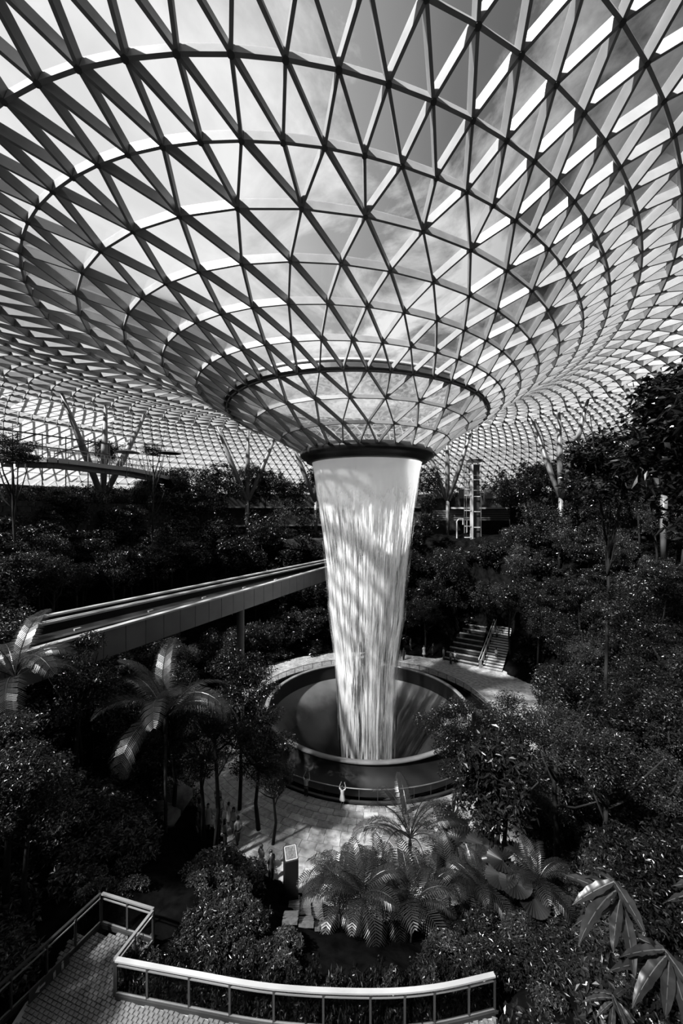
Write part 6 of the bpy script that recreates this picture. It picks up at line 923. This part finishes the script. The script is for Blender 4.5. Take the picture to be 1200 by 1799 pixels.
def glass_rail(P, label, name='glass_balustrade', top='rail_metal', H=1.12, step=1, z=ZW, wtop=.09):
    O = Vector((P[0][0], P[0][1], z)); root = empty(name, O); tag(root, label, 'railing'); Q = [Vector((p[0], p[1], z)) - O for p in P]
    mb = MB(); [mb.bar(a, b, wtop, .05, lift=H) for a, b in zip(Q, Q[1:])]; mb.build('top_rail', M[top], root)
    mb = MB(); [mb.bar(a, b, .04, .03, lift=H - .16) for a, b in zip(Q, Q[1:])]; mb.build('lower_rail', M['rail_metal'], root)
    mb = MB(); [mb.bar(a, b, .12, .14) for a, b in zip(Q, Q[1:])]; mb.build('kerb', M['concrete'], root)
    mb = MB(); [mb.bar(a + Vector((0, -.0, 0)), b, .05, .025, lift=.16) for a, b in zip(Q, Q[1:])]; mb.build('base_strip', M['rail_metal'], root)
    for i in range(0, len(Q), step):
        mb = MB(); mb.box(Q[i] + Vector((0, 0, H / 2)), (.06, .05, H)); mb.build('post', M['dark_metal'], root)
        if i + step < len(Q) + 0:
            j = min(i + step, len(Q) - 1); mb = MB(); mb.bar(Q[i].lerp(Q[j], .03), Q[j].lerp(Q[i], .03), .012, H - .36, lift=.18); mb.build('glass_pane', M['rail_glass'], root)
glass_rail(ap, 'curved glass balustrade with a bright white handrail along the bottom', step=3, top='white_metal', wtop=.13)
def sub(P, n): return [tuple(lerp(a, b, k / n) for a, b in zip(p, q)) for p, q in zip(P, P[1:]) for k in range(n)] + [P[-1]]
glass_rail(sub([(-6.75, 11.85), (-6.3, 13.3)], 2), 'short glass rail turning back from the left end of the white handrail')
glass_rail(sub([(-6.3, 13.35), (-8.35, 13.9)], 2), 'short glass rail closing the far side of the small landing')
glass_rail(sub([(-8.4, 13.9), (-9.1, 12.3), (-9.9, 10.6)], 2), 'dark glass rail down the left side of the small landing', top='dark_metal')
# direction panel hung on the left rail
sg = empty('direction_panel', (-8.86, 12.1, ZW + .32), 1.16); tag(sg, 'small dark panel with white arrow and figure symbols at the bottom left', 'sign')
mb = MB(); mb.box((0, 0, 0), (1.15, .04, .34)); mb.build('board', M['dark_metal'], sg)
mb = MB(); mb.add([(-.42, -.025, 0), (-.30, -.025, .10), (-.30, -.025, .035), (-.14, -.025, .035), (-.14, -.025, -.035), (-.30, -.025, -.035), (-.30, -.025, -.10)], [(0, 1, 6), (2, 3, 4, 5)]); mb.build('arrow_symbol', M['white_metal'], sg)
mb = MB()
for x in (.12, .36):
    mb.lathe([(.001, 0), (.035, 0)], (x, 0), 12); 
    mb.v[-26:] = [(a, -.026, .1 + b) for (a, b, c) in mb.v[-26:]] if len(mb.v) >= 26 else mb.v
    mb.box((x, -.026, -.02), (.07, .004, .14)); mb.box((x - .02, -.026, -.1), (.022, .004, .08)); mb.box((x + .02, -.026, -.1), (.022, .004, .08))
mb.build('figure_symbol', M['white_metal'], sg)
# clipped hedge right behind the balustrade: leafy plants, each its own
rnd = random.Random(9)
for i in range(22):
    s = i / 21 * (len(ap) - 1); k = min(int(s), len(ap) - 2); x = lerp(ap[k][0], ap[k + 1][0], s - k); y = lerp(ap[k][1], ap[k + 1][1], s - k) + .75
    o = link('hedge_plant', CR['shrub', i % 3]); o.location = (x, y - .1, -15.0); o.scale = (.8, .55, rnd.uniform(1.4, 1.75)); o.rotation_euler = (0, 0, rnd.uniform(0, 6)); tag(o, '%s of the leafy plants behind the curved glass' % ORD[i], 'shrub', 'plants behind the curved glass')
# ---------------------------------------------------------------- people
def skin_body(name, J, E, root_i, m):
    me = bpy.data.meshes.new(name); me.from_pydata([j[:3] for j in J], E, []); o = link(name, me)
    md = o.modifiers.new('s', 'SKIN'); md.use_smooth_shade = True; sv = me.skin_vertices[0].data
    for i, j in enumerate(J): sv[i].radius = (j[3], j[3] if len(j) < 5 else j[4]); sv[i].use_root = i == root_i
    o.modifiers.new('u', 'SUBSURF').levels = 1
    dg = bpy.context.evaluated_depsgraph_get(); nm = bpy.data.meshes.new_from_object(o.evaluated_get(dg)); bpy.data.objects.remove(o); nm.name = name; nm.materials.clear(); nm.materials.append(m); nm.shade_smooth(); return nm
def body(pose):
    # pelvis, waist, chest, neck, head
    J = [(0, 0, .92, .13, .1), (0, 0, 1.08, .115, .09), (0, 0, 1.3, .145, .1), (0, 0, 1.46, .055), (0, -.01, 1.58, .085, .1), (0, -.01, 1.68, .07, .08)]
    E = [(0, 1), (1, 2), (2, 3), (3, 4), (4, 5)]
    def chain(start, pts):
        k = start
        for p in pts: J.append(p); E.append((k, len(J) - 1)); k = len(J) - 1
    st = .12 if pose == 'walk' else 0
    for s in (-1, 1):
        chain(0, [(s * .09, 0, .86, .085), (s * .1, s * st * .6 - .02, .48, .055), (s * .1, s * st, .09, .037), (s * .11, s * st - .13, .04, .03)])
        if pose == 'up': arm = [(s * .18, 0, 1.4, .05), (s * .3, -.08, 1.55, .038), (s * .2, -.22, 1.78, .028)]; hand = Vector((s * .16, -.24, 1.85)); hd = Vector((0, -.2, 1)).normalized()
        elif pose == 'rail': arm = [(s * .18, 0, 1.4, .05), (s * .27, -.08, 1.16, .038), (s * .2, -.32, 1.1, .028)]; hand = Vector((s * .18, -.4, 1.08)); hd = Vector((0, -1, -.3)).normalized()
        else: arm = [(s * .18, 0, 1.4, .05), (s * .24, .03, 1.12, .038), (s * .25, -.06 * s if pose == 'walk' else -.05, .88, .028)]; hand = Vector((s * .25, -.07, .8)); hd = Vector((0, -.1, -1)).normalized()
        chain(2, arm); chain(len(J) - 1, [(hand.x, hand.y, hand.z, .026, .016)]); k = len(J) - 1
        sd = hd.cross(Vector((0, 1, 0))); sd = (sd if sd.length > .1 else Vector((1, 0, 0))).normalized()
        for q, l in ((-.024, .062), (-.008, .075), (.009, .07), (.025, .055)):
            a = hand + sd * q + hd * .03; b = a + hd * l; J.append((a.x, a.y, a.z, .009)); E.append((k, len(J) - 1)); J.append((b.x, b.y, b.z, .007)); E.append((len(J) - 2, len(J) - 1))
        b = hand + sd * -.05 + hd * .02; J.append((b.x, b.y, b.z, .009)); E.append((k, len(J) - 1))
    return skin_body('body', J, E, 0, M['skin'])
BODY = {p: body(p) for p in ('stand', 'walk', 'up', 'rail')}
def mesh_of(mb, name, m):
    me = bpy.data.meshes.new(name); me.from_pydata(mb.v, [], mb.f); me.materials.append(m); me.shade_smooth(); return me
def cloth(kind, m, pose):
    mb = MB()
    def sleeve_pts(s):
        if pose == 'up': return [(s * .12, 0, 1.4), (s * .2, 0, 1.42), (s * .29, -.06, 1.53)]
        if pose == 'rail': return [(s * .12, 0, 1.42), (s * .2, 0, 1.38), (s * .26, -.06, 1.2)]
        return [(s * .12, 0, 1.42), (s * .2, 0, 1.36), (s * .24, .02, 1.16)]
    def shell(prof):                     # (z, rx, ry)
        n = 14; vs = [(rx * math.cos(2 * PI * i / n), ry * math.sin(2 * PI * i / n), z) for z, rx, ry in prof for i in range(n)]
        mb.add(vs, [(j * n + i, j * n + (i + 1) % n, (j + 1) * n + (i + 1) % n, (j + 1) * n + i) for j in range(len(prof) - 1) for i in range(n)])
    if kind == 'shirt':
        shell([(.84, .19, .145), (1.0, .17, .13), (1.15, .17, .125), (1.32, .2, .14), (1.43, .17, .11), (1.48, .08, .07)])
        for s in (-1, 1): mb.tube(sleeve_pts(s), [.08, .072, .062], 8)
    elif kind == 'dress':
        shell([(.48, .27, .22), (.7, .23, .18), (.95, .18, .14), (1.1, .16, .12), (1.32, .19, .135), (1.43, .16, .11), (1.48, .08, .07)])
        for s in (-1, 1): mb.tube(sleeve_pts(s), [.078, .07, .058], 8)
    elif kind == 'trousers':
        shell([(.8, .18, .14), (.9, .185, .145), (1.0, .17, .135)]); st = .12 if pose == 'walk' else 0
        for s in (-1, 1): mb.tube([(s * .085, 0, .9), (s * .1, s * st * .6 - .02, .48), (s * .1, s * st, .1)], [.115, .085, .065], 9)
    return mesh_of(mb, kind, m)
def hair_mesh(long):
    mb = MB(); n = 12; vs = []; prof = [(1.795, .01), (1.78, .055), (1.73, .092), (1.66, .105), (1.6, .1)] + ([(1.5, .1), (1.4, .09)] if long else [])
    for z, r in prof:
        for i in range(n):
            a = PI * (-.12 + 1.24 * i / (n - 1)); vs.append((r * math.cos(a), .01 + r * 1.05 * math.sin(a), z))
    mb.add(vs, [(j * n + i, j * n + i + 1, (j + 1) * n + i + 1, (j + 1) * n + i) for j in range(len(prof) - 1) for i in range(n - 1)]); mb.tube([(0, -.0, 1.72), (0, -.01, 1.795)], [.098, .03], 12)
    return mesh_of(mb, 'hair', M['hair'])
def face_mesh():
    mb = MB()
    for s in (-1, 1): mb.box((s * .033, -.112, 1.63), (.024, .012, .01)); mb.box((s * .033, -.112, 1.652), (.032, .01, .006))
    mb.box((0, -.112, 1.565), (.042, .01, .009)); return mesh_of(mb, 'eyes_and_mouth', M['hair'])
def nose_mesh():
    mb = MB(); mb.add([(-.012, -.105, 1.59), (.012, -.105, 1.59), (0, -.135, 1.595), (0, -.108, 1.64)], [(0, 1, 2), (1, 3, 2), (3, 0, 2)])
    for s in (-1, 1): mb.box((s * .093, .0, 1.61), (.016, .03, .05))
    return mesh_of(mb, 'nose_and_ears', M['skin'])
HAIR = [hair_mesh(False), hair_mesh(True)]; FACE = face_mesh(); NOSE = nose_mesh(); CL = {}
for p in BODY:
    for kd in ('shirt', 'dress', 'trousers'):
        for mm in ('cloth_w', 'cloth_d', 'cloth_g'): CL[kd, mm, p] = None
def person(x, y, rz, pose, top, bot, label, group=None, s=1.0, long=0, z=None):
    root = empty('person', (x, y, ground(x, y) if z is None else z), rz); root.scale = (s,) * 3; tag(root, label, 'person', group)
    link('body', BODY[pose], root); link('hair', HAIR[long], root); link('eyes_and_mouth', FACE, root); link('nose_and_ears', NOSE, root)
    for kd, mm in ((('dress', top),) if bot is None else (('shirt', top), ('trousers', bot))):
        if CL[kd, mm, pose] is None: CL[kd, mm, pose] = cloth(kd, M[mm], pose)
        link(kd, CL[kd, mm, pose], root)
W_, D_, G_ = 'cloth_w', 'cloth_d', 'cloth_g'
def face_to(x, y, tx=AX, ty=AY): return math.atan2(ty - y, tx - x) + PI / 2
a = math.radians
def on_ring(deg, R): t = a(deg); return AX + R * math.sin(t), AY - R * math.cos(t)
x, y = on_ring(-11, 13.5); person(x, y, face_to(x, y), 'up', W_, None, 'person in a white dress with both arms raised at the near guard rail', s=.8, long=1, z=PLAZA)
x, y = on_ring(-23, 13.5); person(x, y, face_to(x, y), 'up', W_, D_, 'person in a white shirt raising an arm at the guard rail, under the left tree', s=.9, z=PLAZA)
x, y = on_ring(7, 14.3); person(x, y, face_to(x, y), 'rail', D_, D_, 'person in dark clothes at the rail behind the young palm', s=.95, z=PLAZA)
rc = random.Random(12)
CROWD = [(-8.9, 26.6), (-8.3, 27.3), (-7.6, 26.9), (-9.6, 27.0), (-8.0, 25.9), (-7.1, 26.2), (-9.9, 28.1), (-8.8, 28.4), (-6.6, 25.4), (-7.4, 25.3), (-9.3, 25.7)]
CROWD = [(px_ * 1.0, py_) for px_, py_ in CROWD]
cw = ['at the front of', 'second from the front of', 'tallest in', 'leftmost in', 'nearest the camera in', 'on the right side of', 'at the back left of', 'at the back of', 'rightmost in', 'just ahead of', 'by the rocks beside']
for i, (x, y) in enumerate(CROWD):
    t, b = rc.choice([(W_, D_), (W_, G_), (G_, D_), (W_, None), (D_, D_)]); cn = {W_: 'white', G_: 'grey', D_: 'dark'}
    person(x, y, rc.uniform(-1, 4), rc.choice(['stand', 'walk', 'stand']), t, b, 'person in %s %s, %s the crowd under the left trees' % (cn[t], 'dress' if b is None else 'shirt', cw[i]), s=rc.uniform(.88, 1.04), long=i % 2, z=PLAZA)
person(-4.05, 22.9, .8, 'stand', D_, D_, 'person in dark clothes in shade just left of the information pillar', z=PLAZA)
person(-4.7, 23.4, 2.4, 'stand', D_, G_, 'person in dark shirt and grey trousers behind the one by the pillar', z=PLAZA, s=.95)
FARP = [(8.9, 57.0, 'walk', D_, D_, 'person in black standing apart on the far plaza right of the falls'), (12.0, 58.0, 'stand', W_, None, 'person in a long white dress on the far plaza'),
 (13.4, 58.3, 'stand', D_, D_, 'dark dressed person right of the white dress'), (6.8, 59.0, 'stand', G_, W_, 'person in grey just right of the falling water'), (7.6, 59.4, 'walk', W_, D_, 'person in white shirt next to the falling water'),
 (10.4, 60.0, 'walk', G_, D_, 'walking person in grey behind the black dressed one'), (14.6, 57.0, 'stand', W_, G_, 'person in white at the foot of the far steps'), (15.2, 55.4, 'stand', G_, D_, 'person in grey beside the bench of the far steps'),
 (15.9, 55.9, 'rail', W_, D_, 'person in white leaning by the far steps'), (21.6, 55.6, 'stand', W_, D_, 'person in white sitting height at the stair foot'), (23.4, 60.0, 'up', W_, D_, 'person in white pointing halfway up the far stairs'),
 (-17.0, 58.2, 'stand', G_, D_, 'leftmost dim person on the far plaza left of the falls'), (-12.3, 60, 'stand', W_, D_, 'dim person in white under the viaduct'), (-11.2, 60.3, 'stand', G_, G_, 'dim person in grey beside the one in white under the viaduct'),
 (-9.0, 59.0, 'walk', W_, D_, 'walking person just left of the falls on the far plaza'), (-8.1, 59.5, 'stand', W_, G_, 'person in white shirt nearest the falls on its left')]
for (x, y, p, t, b, lb) in FARP: person(x, y, rc.uniform(0, 6), p, t, b, lb, s=rc.uniform(.92, 1.05), z=max(PLAZA, ground(x, y)), long=1 if b is None else 0)
